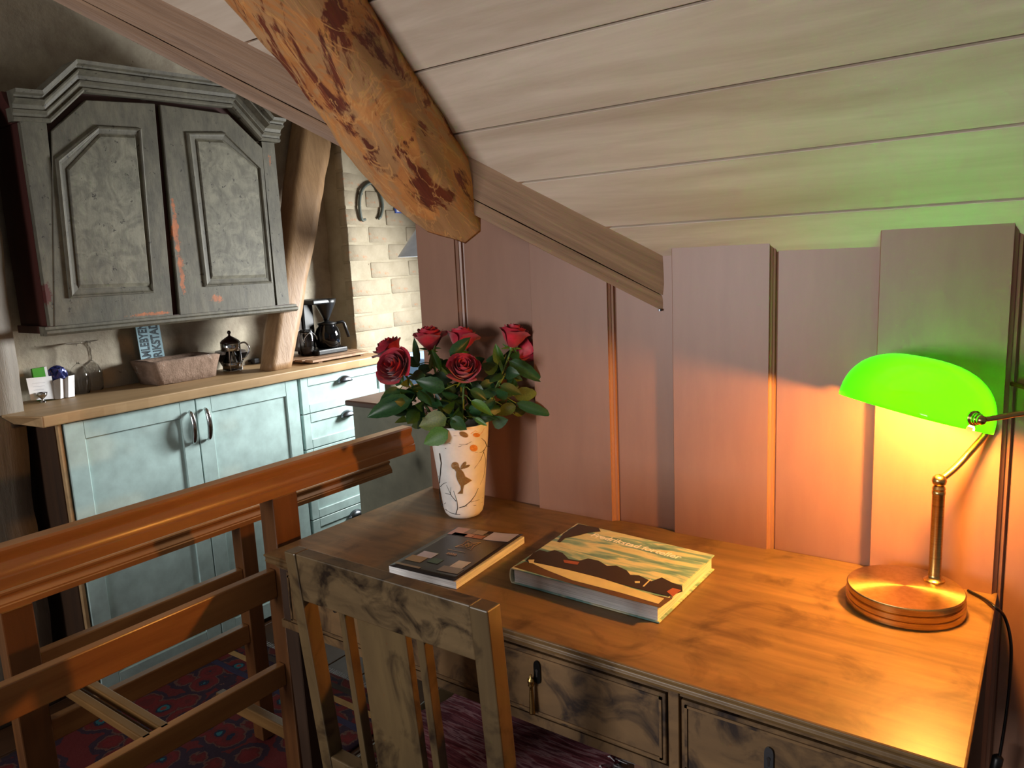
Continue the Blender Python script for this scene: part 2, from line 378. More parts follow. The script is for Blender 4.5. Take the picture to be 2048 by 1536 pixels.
board(-.801, -.660, .003)
board(-.660, -.444, .017, .012)
board(-.444, -.258, .003)
board(-.258, -.044, .030, .016)
board(-.044, .13, .004)
xx = .13
while xx < 1.5: board(xx, xx+.21, .022, .013); board(xx+.21, xx+.39, .003); xx += .39
# boarded sloping ceiling, cut off along the valley beam
ce = struct('ceiling')
def vx(s): return -.668-1.117*(s+.009)
edges = [-.04, .093, .2325, .372, .519, .668, .81, .955, 1.10, 1.245, 1.39, 1.535, 1.68]
for i in range(len(edges)-1):
    s0, s1 = edges[i]+.0023, edges[i+1]-.0023
    P = [cpt(vx(s0)-.02, s0), cpt(1.6, s0), cpt(1.6, s1), cpt(vx(s1)-.02, s1)]
    o = MB().prism(P, NS*-.016).build('board', M['ceiling'], ce); bev(o, .0008, 1)
MB().prism([cpt(vx(-.05), -.05)-NS*.0155, cpt(1.6, -.05)-NS*.0155, cpt(1.6, 1.68)-NS*.0155, cpt(vx(1.68), 1.68)-NS*.0155], NS*-.012).build('backing', M['gap'], ce)
# sloping ceiling of the kitchen behind the beam
ck = struct('ceiling'); q0 = cpt(-.668, -.009); q1 = cpt(vx(1.68), 1.68)
P = [q0+Vector((0, .0, .02)), q1+Vector((0, 0, .02)), Vector((q1.x, 3.34, q1.z+.02)), Vector((q0.x, 3.34, q0.z+.02))]
MB().prism(P, (0, 0, .03)).build('plaster_face', M['plaster'], ck)
# baseboard
MB().box(XE, 1.6, YW-.045, YW-.03, 0, .09).build('baseboard_back', M['pink'])['kind'] = 'structure'

# ------------------------------------------------------------------ beams
def rough_beam(rings, name, mat, parent, amp=.006, sub=40, freq=9, rdv=.006):
    """rings: two end polygons; interpolated, subdivided and roughened"""
    A, B = rings; n = len(A); out = []; m = 4
    for k in range(sub+1):
        t_ = k/sub; ring = []
        for i in range(n):
            for j in range(m):
                a = A[i].lerp(A[(i+1) % n], j/m); c = B[i].lerp(B[(i+1) % n], j/m); p = a.lerp(c, t_)
                cen = sum(A, Vector())/n*(1-t_)+sum(B, Vector())/n*t_
                nn = (p-cen).normalized(); rd = -rdv if j == 0 else 0
                h = noise.noise(p*freq)*amp+noise.noise(p*freq*3+Vector((5, 1, 2)))*amp*.4+rd
                ring.append(p+nn*h)
        out.append(ring)
    return MB().loft(out).build(name, mat, parent, True)
Dv = (cpt(vx(1.0), 1.0)-cpt(-.668, -.009)).normalized(); Dh = Vector((Dv.x, Dv.y, 0)).normalized(); Wh = Vector((Dh.y, -Dh.x, 0))
if Wh.y < 0: Wh = -Wh
A0 = cpt(-.655, -.022); A1 = cpt(-.668, -.009)+Dv*2.6
vb = thing('valley_beam', 'long greyish brown squared beam running diagonally down to the pink wall', 'beam', tuple(A0))
def vring(A, z0, z1, w0=0, w1=.09): return [A+Wh*w0+Vector((0, 0, z1)), A+Wh*w0+Vector((0, 0, z0)), A+Wh*w1+Vector((0, 0, z0)), A+Wh*w1+Vector((0, 0, z1))]
o = rough_beam((vring(A0, -.086, .02), vring(A1, -.086, .02)), 'beam_face', M['valley'], vb, .002, 60, 9, .002); autosmooth(o, .6)
o = rough_beam((vring(A0-Dv*.0, -.119, -.0865, .0015, .088), vring(A1, -.119, -.0865, .0015, .088)), 'lower_strip', M['valley'], vb, .0015, 60, 9, .001); autosmooth(o, .6)
for px_, py_ in ((1320, 618), (1341, 617)):
    d_ = ray(px_, py_); c = CAM+d_*((A0-CAM).dot(Wh)/d_.dot(Wh))-Wh*.002; MB().lathe([(.0, -.004), (.004, -.004), (.004, 0), (0, 0.001)], c, 10).build('nail_head', M['pewter'], vb)
# heavy hewn rafter
RX = -1.025; RT = .125; RW = .205
def rafter_ring(s, plumb=None):
    pts = []
    prof = [(0, 0), (.004, .04), (0, RT-.035), (-.03, RT-.004), (-RW*.5, RT+.008), (-RW+.03, RT-.004), (-RW-.002, RT-.035), (-RW-.004, .04), (-RW, 0)]
    for dx, n in prof:
        x = RX-(s-.28)*.07+dx
        if plumb is not None:   # end cut along the vertical side of the valley beam
            yy = plumb[1]+(x-plumb[0])*(Dh.y/Dh.x)
            s_ = None; p = cpt(x, 0, n); k = (p.y-yy)/math.cos(AN); pts.append(cpt(x, k, n))
        else: pts.append(cpt(x, s, n))
    return pts
e0 = cpt(RX, .278); ring0 = rafter_ring(.28, (e0.x, e0.y)); ring1 = rafter_ring(1.7)
hr = thing('hewn_rafter', 'heavy hewn rafter with orange and dark bark patches, ending on the diagonal beam', 'beam', tuple(e0))
out = []; SUB = 90; nn_ = len(ring0)
for k in range(SUB+1):
    t_ = (k/SUB)**1.25; ring = []
    for i in range(nn_):
        for j in range(3):
            p = ring0[i].lerp(ring0[(i+1) % nn_], j/3).lerp(ring1[i].lerp(ring1[(i+1) % nn_], j/3), t_)
            w = 1 if i < nn_-1 else 0
            h = (noise.noise(p*5)*.016+noise.noise(p*18+Vector((3, 3, 3)))*.004)*w
            d = (p-(sum(ring0, Vector())/nn_).lerp(sum(ring1, Vector())/nn_, t_)).normalized(); ring.append(p+d*h)
    out.append(ring)
MB().loft(out).build('log_body', M['jack'], hr, True)
# raw timber post leaning against the wall above the worktop
lp = thing('leaning_timber_post', 'raw pale timber post leaning from the worktop up to the diagonal beam', 'beam', (-2.55, 1.88, .975))
b0, b1 = at(541, 738, 0, -2.525), at(587, 728, 0, -2.525); t0, t1 = at(602, 285, 0, -2.70), at(664, 300, 0, -2.70)
m0, m1 = at(583, 500, 0, -2.61), at(632, 500, 0, -2.61)
def pr(a, b, d=.085): return [a, b, b+Vector((-d, .0, 0)), a+Vector((-d, -.0, 0))]
for q in (b0, b1): q.z = .979
t0 = t0+(t0-m0)*.35; t1 = t1+(t1-m1)*.35
rough_beam((pr(b0, b1), pr(t0, t1)), 'post_shaft', M['post'], lp, .008, 40, 6)
# grey standing timber left of the worktop
gp = thing('grey_timber_post', 'weathered grey standing timber at the left edge beside the worktop end', 'beam', (-2.6, .8, 0))
e = [at(2, 470, 0, -2.60), at(34, 745, 0, -2.60), at(80, 1080, 0, -2.60)]
g1 = e[0]+(e[0]-e[1])*1.2; g0 = e[2]+(e[2]-e[1])*1.0; g0 = g0.lerp(e[1], (0-g0.z)/(e[1].z-g0.z))
def gr(a): return [a+Vector((0, -.24, 0)), a, a+Vector((-.16, 0, 0)), a+Vector((-.16, -.24, 0))]
rough_beam((gr(g0), gr(g1)), 'post_shaft', M['greypost'], gp, .007, 40, 5)

# ================================================================== KITCHEN
CT = .978; KX = -2.46
wt = thing('worktop', 'thick raw pale wood worktop with a rough live edge over the pale green units', 'worktop', (-2.64, 1.7, .943))
pts = []; n = 40
for i in range(n+1):
    yy = .955+1.455*i/n; pts.append((-2.438+noise.noise(Vector((yy*5, 1, 1)))*.006, yy))
top = [Vector((a, b, CT)) for a, b in pts]; bot = [Vector((a-.004+noise.noise(Vector((b*9, 4, 1)))*.005, b, .942)) for a, b in pts]
ring = lambda q, z, e: q+[Vector((-2.82, 2.43, z)), Vector((-2.82, .90, z)), Vector((-2.56, .915+e, z))]
o = MB().loft([ring(bot, .942, .03), ring(top, CT, -.01)]).build('slab', M['counter'], wt); bev(o, .004, 2)
bu = thing('base_unit', 'pale green double-door base unit with two chrome bow handles under the worktop', 'cabinet', (-2.64, 1.46, 0))
def base_body(root, y0, y1):
    MB().box(-2.795, KX-.022, y0, y1, .0, .94).build('body', M['sidewood'], root)
base_body(bu, 1.0, 1.915)
MB().box(KX-.022, KX-.004, 1.004, 1.014, .0, .94).build('edge_strip', M['counter'], bu)
def shaker(root, name, y0, y1, z0, z1, fw_=.058, x=KX):
    """frame of four mitred bars with a recessed panel, one mesh"""
    mb = MB(); th = .02
    mb.box(x-th, x, y0, y0+fw_, z0, z1); mb.box(x-th, x, y1-fw_, y1, z0, z1)
    mb.box(x-th, x, y0+fw_, y1-fw_, z1-fw_, z1); mb.box(x-th, x, y0+fw_, y1-fw_, z0, z0+fw_)
    o = mb.build(name, M['paint'], root)
    bev(o, .0015, 1)
    p = MB().box(x-th, x-.007, y0+fw_-.001, y1-fw_+.001, z0+fw_-.001, z1-fw_+.001).build('panel', M['paint'], o)
    return o
def bow_handle(parent, y, z0, z1, x=KX):
    P = spline([(x+.004, y, z0), (x+.018, y, z0+.012), (x+.026, y, (z0+z1)/2), (x+.018, y, z1-.012), (x+.004, y, z1)], 5)
    rr = [.0045+.005*math.sin(PI*i/(len(P)-1)) for i in range(len(P))]
    o = MB().tube(P, rr, 10).build('handle', M['chrome'], parent, True); o.location = (0, 0, 0); return o
d1 = shaker(bu, 'door', 1.020, 1.459, .02, .938); bow_handle(d1, 1.432, .785, .90)
d2 = shaker(bu, 'door', 1.463, 1.908, .02, .938); bow_handle(d2, 1.492, .785, .90)
du = thing('drawer_unit', 'pale green drawer unit with cup handles at the right end of the worktop', 'cabinet', (-2.64, 2.15, 0))
base_body(du, 1.918, 2.40)
def cup_handle(parent, y, z, x=KX):
    V = []; F = []; n1, n2 = 14, 6
    for j in range(n2+1):
        b = PI/2*j/n2
        for i in range(n1+1):
            a = PI*i/n1; V.append((x+.024*math.sin(b)*math.sin(a)**.5 if a not in (0,) else x, y+.038*math.cos(a), z+.026*math.sin(a)*math.cos(b)-.0))
    for j in range(n2):
        for i in range(n1): F.append((j*(n1+1)+i, j*(n1+1)+i+1, (j+1)*(n1+1)+i+1, (j+1)*(n1+1)+i))
    o = link('handle', mesh(V, F, True), M['pewter'], parent); o.location = (0, 0, 0); sm = o.modifiers.new('s', 'SOLIDIFY'); sm.thickness = .002
for z0, z1 in ((.790, .938), (.642, .786), (.34, .638), (.02, .336)):
    d = shaker(du, 'drawer', 1.923, 2.392, z0, z1, .036)
    cup_handle(d, 2.155, z1-.045)
# grey cupboard with dark wooden top behind the end of the pink wall
gb = thing('grey_cupboard', 'grey-green cupboard with a dark brown wooden top behind the end of the pink wall', 'cabinet', (-1.88, 2.2, 0))
bev(MB().box(-2.165, -1.72, 1.925, 2.5, 0, .852).build('body', M['boxgrey'], gb), .002, 1)
bev(MB().box(-1.716, -1.40, 1.925, 2.5, 0, .852).build('side_panel', M['boxgrey'], gb), .002, 1)
bev(MB().box(-2.185, -1.39, 1.905, 2.52, .852, .874).build('top', M['walnut'], gb), .006, 3)
# light blue bucket beyond the drawers
bk = thing('blue_bucket', 'light blue plastic bucket beyond the drawer unit, half hidden by the roses', 'bucket', (-2.43, 2.66, 0))
t = plain('light_blue_plastic', '9fc0ea', .4); M['blue'] = t
MB().box(-2.60, -2.24, 2.50, 2.86, 0, .70).build('stand', M['boxgrey'], bk)
MB().lathe([(0, .70), (.11, .70), (.15, .93), (.158, .935), (.155, .945), (.145, .94), (.105, .715), (0, .712)], (-2.43, 2.66, 0), 28).build('bucket_body', t, bk, True)

# ---- wall cupboard
CXF = -2.56
uc = thing('wall_cupboard', 'old grey-green distressed wall cupboard with chamfered cornice and two panelled doors', 'cabinet', (-2.68, 1.53, 1.22))
body = [(1.065, 1.235), (1.985, 1.235), (1.985, 1.875), (1.915, 1.875), (1.80, 1.985), (1.26, 1.975), (1.145, 1.86), (1.065, 1.86)]
o = MB().prism([(CXF-.022, a, b) for a, b in body], (-.19, 0, 0)).build('body', M['oxblood'], uc)
MB().prism([(CXF, a, b) for a, b in [(1.066, 1.236), (1.118, 1.236), (1.140, 1.86), (1.066, 1.86)]], (-.022, 0, 0)).build('stile', M['cab'], uc)
MB().prism([(CXF, a, b) for a, b in [(1.925, 1.236), (1.984, 1.236), (1.984, 1.875), (1.925, 1.875)]], (-.022, 0, 0)).build('stile', M['cab'], uc)
def door(name, poly, outer, inner, groove=None):
    P = [at(x, y, 0, CXF) for x, y in poly]; d = MB().prism([p+Vector((.002, 0, 0)) for p in P], (-.02, 0, 0)).build(name, M['cab'], uc); bev(d, .002, 1)
    O = [at(x, y, 0, CXF) for x, y in outer]; I = [at(x, y, 0, CXF) for x, y in inner]
    def lv(k, dx): return [Vector((CXF+dx, *(O[i].lerp(I[i], k))[1:])) for i in range(len(O))]
    m = MB().loft([lv(0, .0015), lv(.04, .008), lv(.25, .010), lv(.38, .006), lv(.55, .0045), lv(.8, .0035), lv(.93, .003), lv(1.0, -.0005)], True, False).build('panel_moulding', M['cab'], d); m.location = (0, 0, 0)
    f = MB().loft([[Vector((CXF+.001, *p[1:])) for p in I], [Vector((CXF+.008, *(p.lerp(sum(I, Vector())/len(I), .05))[1:])) for p in I]]).build('panel', M['cabfield'], d); f.location = (0, 0, 0)
    return d
door('door', [(109, 653), (346, 634), (309, 207), (172, 200), (103, 262)],
     [(137, 597), (306, 586), (281, 257), (194, 252), (109, 318)], [(156, 578), (300, 573), (270, 270), (198, 267), (132, 337)])
door('door', [(360, 631), (551, 616), (524, 296), (455, 228), (320, 209)],
     [(408, 574), (543, 566), (520, 338), (449, 265), (371, 265)], [(421, 560), (532, 556), (514, 337), (444, 280), (390, 277)])
MB().box(CXF-.03, CXF-.024, 1.44, 1.53, 1.25, 1.96).build('door_gap', M['dark'], uc)
# cornice: profile swept along the broken pediment line
def sweep(path, prof, outdir, name, mat, root):
    rings = []; n = len(path)
    for i, p in enumerate(path):
        a = (path[i]-path[i-1]).normalized() if i else (path[1]-path[0]).normalized(); b = (path[i+1]-path[i]).normalized() if i < n-1 else a
        na, nb = outdir.cross(a), outdir.cross(b); m = (na+nb).normalized(); m /= max(.3, m.dot(na))
        if m.z < 0: m = -m
        rings.append([p+outdir*o_+m*h for o_, h in prof])
    return MB().loft(rings).build(name, mat, root)
prof = [(-.03, 0), (.008, 0), (.014, .005), (.014, .011), (.009, .013), (.011, .022), (.020, .028), (.020, .032), (.016, .034), (.022, .046), (.044, .056), (.044, .060), (.038, .062), (.042, .070), (.058, .074), (.062, .084), (-.03, .084)]
path = [Vector((CXF, a, b)) for a, b in [(1.045, 1.852), (1.150, 1.858), (1.262, 1.965), (1.80, 1.985), (1.915, 1.878), (2.005, 1.878)]]
sweep(path, prof, Vector((1, 0, 0)), 'cornice', M['cab'], uc)
sweep([Vector((CXF-.0, 1.066, 1.852)), Vector((CXF-.20, 1.066, 1.852))], [(-.0, 0), (.006, 0), (.010, .012), (.016, .026), (.030, .050), (.036, .064), (.040, .082), (0, .082)], Vector((0, -1, 0)), 'cornice', M['oxblood'], uc)
sweep([Vector((CXF, 1.045, 1.206)), Vector((CXF, 2.01, 1.206))], [(-.03, 0), (.012, 0), (.022, .008), (.022, .016), (.012, .02), (.012, .028), (-.03, .03)], Vector((1, 0, 0)), 'bottom_moulding', M['cab'], uc)
MB().box(CXF-.215, CXF-.0, 1.055, 1.99, 1.212, 1.236).build('bottom_board', M['oxblood'], uc)

# ================================================================== DESK
DT = .76; DY0, DY1 = .945, 1.506; DX0, DX1 = -1.392, -.052
dk = thing('writing_desk', 'reddish brown stained birch writing desk with drawers standing against the pink wall', 'desk', (-.72, 1.22, 0))
P = [(0, 0), (.0, -.004), (.003, -.007), (.0035, -.010), (.001, -.014), (.004, -.020), (.012, -.024)]
def topring(o_, dz):
    return [Vector((DX0+o_, DY0+o_, DT+dz)), Vector((DX1-o_, DY0+o_, DT+dz)), Vector((DX1-o_, DY1, DT+dz)), Vector((DX0+o_, DY1, DT+dz))]
o = MB().loft([topring(.003, 0)]+[topring(a+.0, b-.0015) for a, b in P]).build('desk_top', M['desk'], dk); bev(o, .001, 2)
yf = .958
MB().box(DX0+.02, DX1-.02, yf+.022, yf+.04, .585, .735).build('apron', M['deskfront'], dk)
MB().box(DX0+.02, DX1-.02, yf+.003, yf+.022, .585, .603).build('front_rail', M['deskfront'], dk)
MB().box(DX0+.02, DX1-.02, yf+.003, yf+.022, .727, .737).build('front_rail', M['deskfront'], dk)
MB().box(DX0+.02, DX1-.02, DY1-.04, DY1-.02, .56, .735).build('back_panel', M['deskfront'], dk)
for x0, x1 in ((DX0+.02, DX0+.04), (DX1-.04, DX1-.02)): MB().box(x0, x1, yf+.04, DY1-.03, .56, .735).build('side_panel', M['sidewood'], dk)
for x0, x1 in ((-1.012, -.996), (-.436, -.419)): bev(MB().box(x0, x1, yf, yf+.022, .585, .735).build('divider', M['deskfront'], dk), .001, 1)
def desk_drawer(x0, x1, z0, z1):
    d = MB().box(x0, x1, yf+.0, yf+.018, z0, z1).build('drawer', M['deskfront'], dk); bev(d, .0012, 1)
    r = MB(); w = .004
    for a in ((x0+.006, x1-.006, z0+.006, z0+.006+w), (x0+.006, x1-.006, z1-.006-w, z1-.006), (x0+.006, x0+.006+w, z0+.006, z1-.006), (x1-.006-w, x1-.006, z0+.006, z1-.006)):
        r.box(a[0], a[1], yf-.0025, yf+.001, a[2], a[3])
    q = r.build('bead', M['deskfront'], d); q.location = (0, 0, 0); return d
dd = [desk_drawer(-1.335, -1.016, .607, .724), desk_drawer(-.992, -.440, .607, .724), desk_drawer(-.415, -.105, .607, .724)]
def escutcheon(d, x, z, key=False):
    n = 24; pl = [Vector((x+.0085*math.sin(2*PI*i/n)*(1+.25*math.cos(4*PI*i/n)), yf-.001, z+.021*math.cos(2*PI*i/n))) for i in range(n)]
    q = MB().prism(pl, (0, -.0022, 0)).build('escutcheon', M['pewter'] if not key else M['blackmetal'], d); q.location = (0, 0, 0)
    q2 = MB().lathe([(.0, 0), (.003, 0), (.003, .001), (0, .001)], (0, 0, 0), 12)
    k = MB().prism([Vector((x+dx, yf-.0032, z+dz)) for dx, dz in ((-.0012, -.008), (.0012, -.008), (.0016, .0), (.003, .004), (0, .007), (-.003, .004), (-.0016, 0))], (0, -.0006, 0)).build('keyhole', M['dark'], d); k.location = (0, 0, 0)
M['blackmetal'] = plain('tarnished_iron', '2c2c2c', .3, .9)
escutcheon(dd[1], -.672, .690, True); escutcheon(dd[2], -.285, .675); escutcheon(dd[0], -1.18, .69)
h = MB().lathe([(0, .0), (.0022, -.001), (.0022, -.006), (.0055, -.009), (.0062, -.014), (.004, -.018), (.0055, -.020), (.003, -.024), (.0034, -.03), (.0052, -.070), (.0055, -.072), (0, -.0725)], (-.680, yf-.010, .688), 16).build('drop_pull', M['brass'], dd[1], True); h.location = (0, 0, 0)
for x in (DX0+.045, DX1-.045):
    for y in (yf+.03, DY1-.06):
        A = .022; B = .014
        r_ = lambda s_, z: [Vector((x-s_, y-s_, z)), Vector((x+s_, y-s_, z)), Vector((x+s_, y+s_, z)), Vector((x-s_, y+s_, z))]
        bev(MB().loft([r_(B, 0), r_(A, .56), r_(A, .735)]).build('leg', M['sidewood'], dk), .002, 1)

# ================================================================== CHAIR
chy = lambda z: .757+(.90-z)*.075       # slight lean of the back
CHR = .0                              # the chair stands turned by this much
def chx(px_, py_):                      # photo pixel -> x on the chair back
    p = at(px_, py_, 1, .775); return p.x
chr_ = thing('desk_chair', 'flamed birch chair with a broad top rail and flat splats pushed up to the desk', 'chair', (-.83, .95, 0))
def cb_box(name, x0, x1, z0, z1, t0, t1, mat, xo0=0, xo1=0):
    """piece of the leaning back: x-range at bottom/top, z-range, thickness range"""
    def q(x, z, t): return Vector((x, chy(z)+t+(x+1.055)*CHR, z))
    lo = [q(x0+xo0, z0, t0), q(x1+xo1, z0, t0), q(x1+xo1, z0, t1), q(x0+xo0, z0, t1)]; hi = [q(x0, z1, t0), q(x1, z1, t0), q(x1, z1, t1), q(x0, z1, t1)]
    return bev(MB().loft([lo, hi]).build(name, mat, chr_), .0022, 2)
xl0, xl1 = -1.055, -1.027; xr0, xr1 = -.645, -.612
cb_box('stile', xl0, xl1, .0, .900, 0, .031, M['chairv'], .012, .012); cb_box('stile', xr0, xr1, .0, .900, 0, .031, M['chairv'], .0, .0)
cb_box('top_rail', xl1, xr0, .812, .900, .002, .030, M['chair'])
cb_box('lower_rail', xl1, xr0, .452, .500, .002, .030, M['chair'], .006, 0)
cb_box('splat', -.906, -.795, .500, .812, .012, .026, M['chairv'], -.002, .0)
cb_box('narrow_splat', -.945, -.930, .500, .812, .008, .028, M['chairv'], -.0, .0)
cb_box('narrow_splat', -.768, -.752, .500, .812, .008, .028, M['chairv'], .0, .0)
sy = .80
seat = bev(MB().loft([[Vector((-1.04, sy, .415)), Vector((-.62, sy+.02, .415)), Vector((-.60, sy+.40, .415)), Vector((-1.07, sy+.40, .415))],
                      [Vector((-1.04, sy, .445)), Vector((-.62, sy+.02, .445)), Vector((-.60, sy+.40, .445)), Vector((-1.07, sy+.40, .445))]]).build('seat', M['chair'], chr_), .006, 3)
for x, y in ((-1.04, sy+.37), (-.63, sy+.37)): bev(MB().box(x-.018, x+.018, y-.018, y+.018, 0, .416).build('leg', M['chairv'], chr_), .002, 1)
for x in (-1.035, -.632): MB().box(x-.008, x+.008, sy+.02, sy+.36, .16, .19).build('stretcher', M['chairv'], chr_)
# fringed kilim folded on the seat
kl = thing('seat_kilim', 'fringed red and pink woven mat lying on the seat of the birch chair', 'mat', (-.83, 1.0, .446))
V = []; F = []; nx, ny = 26, 22
for j in range(ny+1):
    for i in range(nx+1):
        x = -1.01+.40*i/nx; y = .865+.32*j/ny; V.append((x+.012*math.sin(y*30), y, .450+.008*noise.noise(Vector((x*9, y*9, 0)))+.014))
for j in range(ny):
    for i in range(nx): F.append((j*(nx+1)+i, j*(nx+1)+i+1, (j+1)*(nx+1)+i+1, (j+1)*(nx+1)+i))
o = link('woven_mat', mesh(V, F, True), M['kilim'], kl); sm = o.modifiers.new('s', 'SOLIDIFY'); sm.thickness = .008
f = MB()
for k in range(150):
    if k < 90: x = -.62+random.uniform(-.012, .012); y = .875+.30*(k/90); d = Vector((random.uniform(.02, .05), random.uniform(-.02, .02), random.uniform(-.01, .012)))
    else: x = -1.0+.39*((k-90)/60); y = .868; d = Vector((random.uniform(-.015, .015), -random.uniform(.02, .045), random.uniform(-.0, .012)))
    p = Vector((x, y, .461)); f.tube([p, p+d*.5+Vector((0, 0, .006)), p+d], [.0016, .0014, .0006], 4)
f.build('fringe', M['fringe'], kl)['kind'] = 'stuff'

# ================================================================== RAILINGS
rg = thing('wooden_rail_frame', 'reddish-brown pine rail frame left of the desk, high moulded side linked to lower one', 'railing', (-1.65, .9, 0))
def hrail(x, z, h, y0, y1, name='moulded_rail', th=.05):
    pr_ = [(x-th, z-h), (x, z-h), (x, z-h*.72), (x-.003, z-h*.68), (x-.003, z-h*.60), (x-.006, z-h*.5), (x-.012, z-h*.36), (x-.012, z-h*.28), (x-.008, z-h*.16), (x-.008, z-h*.06), (x-.012, z), (x-th+.006, z), (x-th, z-.006)]
    return autosmooth(MB().prism([Vector((a, y0, b)) for a, b in pr_], (0, y1-y0, 0)).build(name, M['rail'], rg), .5)
def rbox(name, x0, x1, y0, y1, z0, z1, m): return bev(MB().box(x0, x1, y0, y1, z0, z1).build(name, m, rg), .003, 2)
XN = -1.44
hrail(XN, .927, .070, .18, 1.50)
rbox('post', XN-.055, XN-.001, 1.018, 1.088, 0, .857, M['railv'])
rbox('post', XN-.055, XN-.001, .18, .25, 0, .857, M['railv'])
rbox('flat_rail', XN-.042, XN-.018, .25, 1.018, .611, .681, M['rail'])
rbox('flat_rail', XN-.042, XN-.018, .25, 1.018, .385, .440, M['rail'])
XF = -1.81
hrail(XF, .716, .042, .56, 1.765, th=.045)
rbox('post', XF-.046, XF-.002, 1.165, 1.212, .013, .674, M['railv'])
rbox('post', XF-.046, XF-.002, .570, .635, .013, .674, M['railv'])
rbox('flat_rail', XF-.036, XF-.010, .635, 1.165, .513, .549, M['rail'])
rbox('flat_rail', XF-.036, XF-.010, .635, 1.165, .325, .380, M['rail'])
for y in (.672, .712): rbox('crossbar', XF-.03, XN-.03, y, y+.020, .420, .440, M['railx'])
rbox('crossbar', XF-.03, XN-.03, .690, .714, .405, .418, M['railx'])
rbox('crossbar', XF-.01, XN-.05, 1.04, 1.065, .20, .235, M['railx'])

# rug on the kitchen floor
ru = thing('persian_rug', 'red persian rug with blue medallions on the floor behind the rail frame', 'rug', (-2.0, 1.0, 0))
V = []; F = []; nx, ny = 30, 40
for j in range(ny+1):
    for i in range(nx+1):
        V.append((-2.42+.85*i/nx, .05+1.48*j/ny, .006+.003*noise.noise(Vector((i*.4, j*.4, 0)))))
for j in range(ny):
    for i in range(nx): F.append((j*(nx+1)+i, j*(nx+1)+i+1, (j+1)*(nx+1)+i+1, (j+1)*(nx+1)+i))
o = link('rug_field', mesh(V, F, True), M['rug'], ru); sm = o.modifiers.new('s', 'SOLIDIFY'); sm.thickness = .007; sm.offset = -.2
for a, m in ((1.42, 'a9824e'), (1.47, '3a2a22'), (1.35, '2b2440')):
    q = MB().box(-2.41, -1.58, a, a+.022, .0075, .0105).build('border_stripe', plain('rug_stripe_'+m, m, .95), ru)
f = MB()
for k in range(120):
    x = -2.415+.84*k/119; p = Vector((x, 1.525, .006)); f.tube([p, p+Vector((random.uniform(-.004, .004), .028, .002))], [.002, .001], 4)
f.build('fringe', M['fringe'], ru)['kind'] = 'stuff'

# ================================================================== LAMP
LB = Vector((-.180, 1.362, DT))
lm = thing('banker_lamp', 'lit brass desk lamp with a bright green glass shade and round stepped base', 'lamp', tuple(LB))
lm['_w'] = 1
o = MB().lathe([(0, .0), (.089, .0), (.092, .002), (.092, .011), (.0895, .0125), (.0895, .0145), (.092, .016), (.092, .022), (.0885, .0235), (.0885, .0255), (.091, .027), (.091, .034), (.089, .036)], LB, 96).build('base', M['brass'], lm, True); autosmooth(o, .5)
# the spun disc on top is its own mesh with its origin in its centre
o = MB().lathe([(.0895, 0), (.0892, .0008), (.06, .0010), (.03, .0011), (.001, .0012)], (0, 0, 0), 96, True).build('base_disc', M['disc'], None, True); o.parent = lm; o.location = (0, 0, .0355); autosmooth(o, .5)
PB = Vector((-.141, 1.408, DT+.036))
o = MB().lathe([(0, 0), (.0165, 0), (.0165, .003), (.0125, .006), (.0105, .009), (.0098, .012), (.0098, .155), (.0105, .157), (.0105, .161), (.0095, .163), (.0105, .166), (.0088, .171), (0, .172)], PB, 32).build('pole', M['brass'], lm, True); autosmooth(o, .6)
J = PB+Vector((0, 0, .180))
MB().lathe([(0, -.0115), (.006, -.0098), (.010, -.0058), (.0115, 0), (.010, .0058), (.006, .0098), (0, .0115)], J, 24).build('joint', M['brass'], lm, True)
SC = Vector((-.184, 1.364, 1.099)); yaw, tilt = 2.33, .272; SL, SW, SH, SP = .272, .168, .094, 2.836
e1 = Vector((math.cos(yaw), math.sin(yaw), 0)); s_ = Vector((0, 0, 1)).cross(e1); e2 = math.cos(tilt)*s_+math.sin(tilt)*Vector((0, 0, 1)); e3 = -math.sin(tilt)*s_+math.cos(tilt)*Vector((0, 0, 1))
def inpl(x, y):
    d = ray(x, y); return CAM+d*((J-CAM).dot(e1)/d.dot(e1))
stem_top = SC+e3*.030-s_*.045
P = spline([J, inpl(1912, 934), inpl(1950, 893), inpl(1971, 868)]+[inpl(1977, 848), stem_top], 6)
MB().tube(P, .0058, 14).build('neck', M['brass'], lm, True)
MB().tube([stem_top+e1*.006, stem_top-e1*.026], [.013, .013], 20).build('socket', M['brass'], lm, True)
def shell(L, W, H, ns=40, nt=30):
    V = []; F = []
    for i in range(ns+1):
        s = -math.cos(PI*i/ns); k = max(1e-3, (1-abs(s)**SP))**(1/SP)
        for j in range(nt+1):
            a = PI*j/nt; c, d = math.cos(a), math.sin(a); m = (abs(c)**2.3+abs(d)**2.3)**(-1/2.3)
            V.append(SC+e1*(s*L/2)+e2*(c*m*W/2*k)+e3*(d*m*H*k))
    for i in range(ns):
        for j in range(nt): F.append((i*(nt+1)+j, i*(nt+1)+j+1, (i+1)*(nt+1)+j+1, (i+1)*(nt+1)+j))
    return V, F
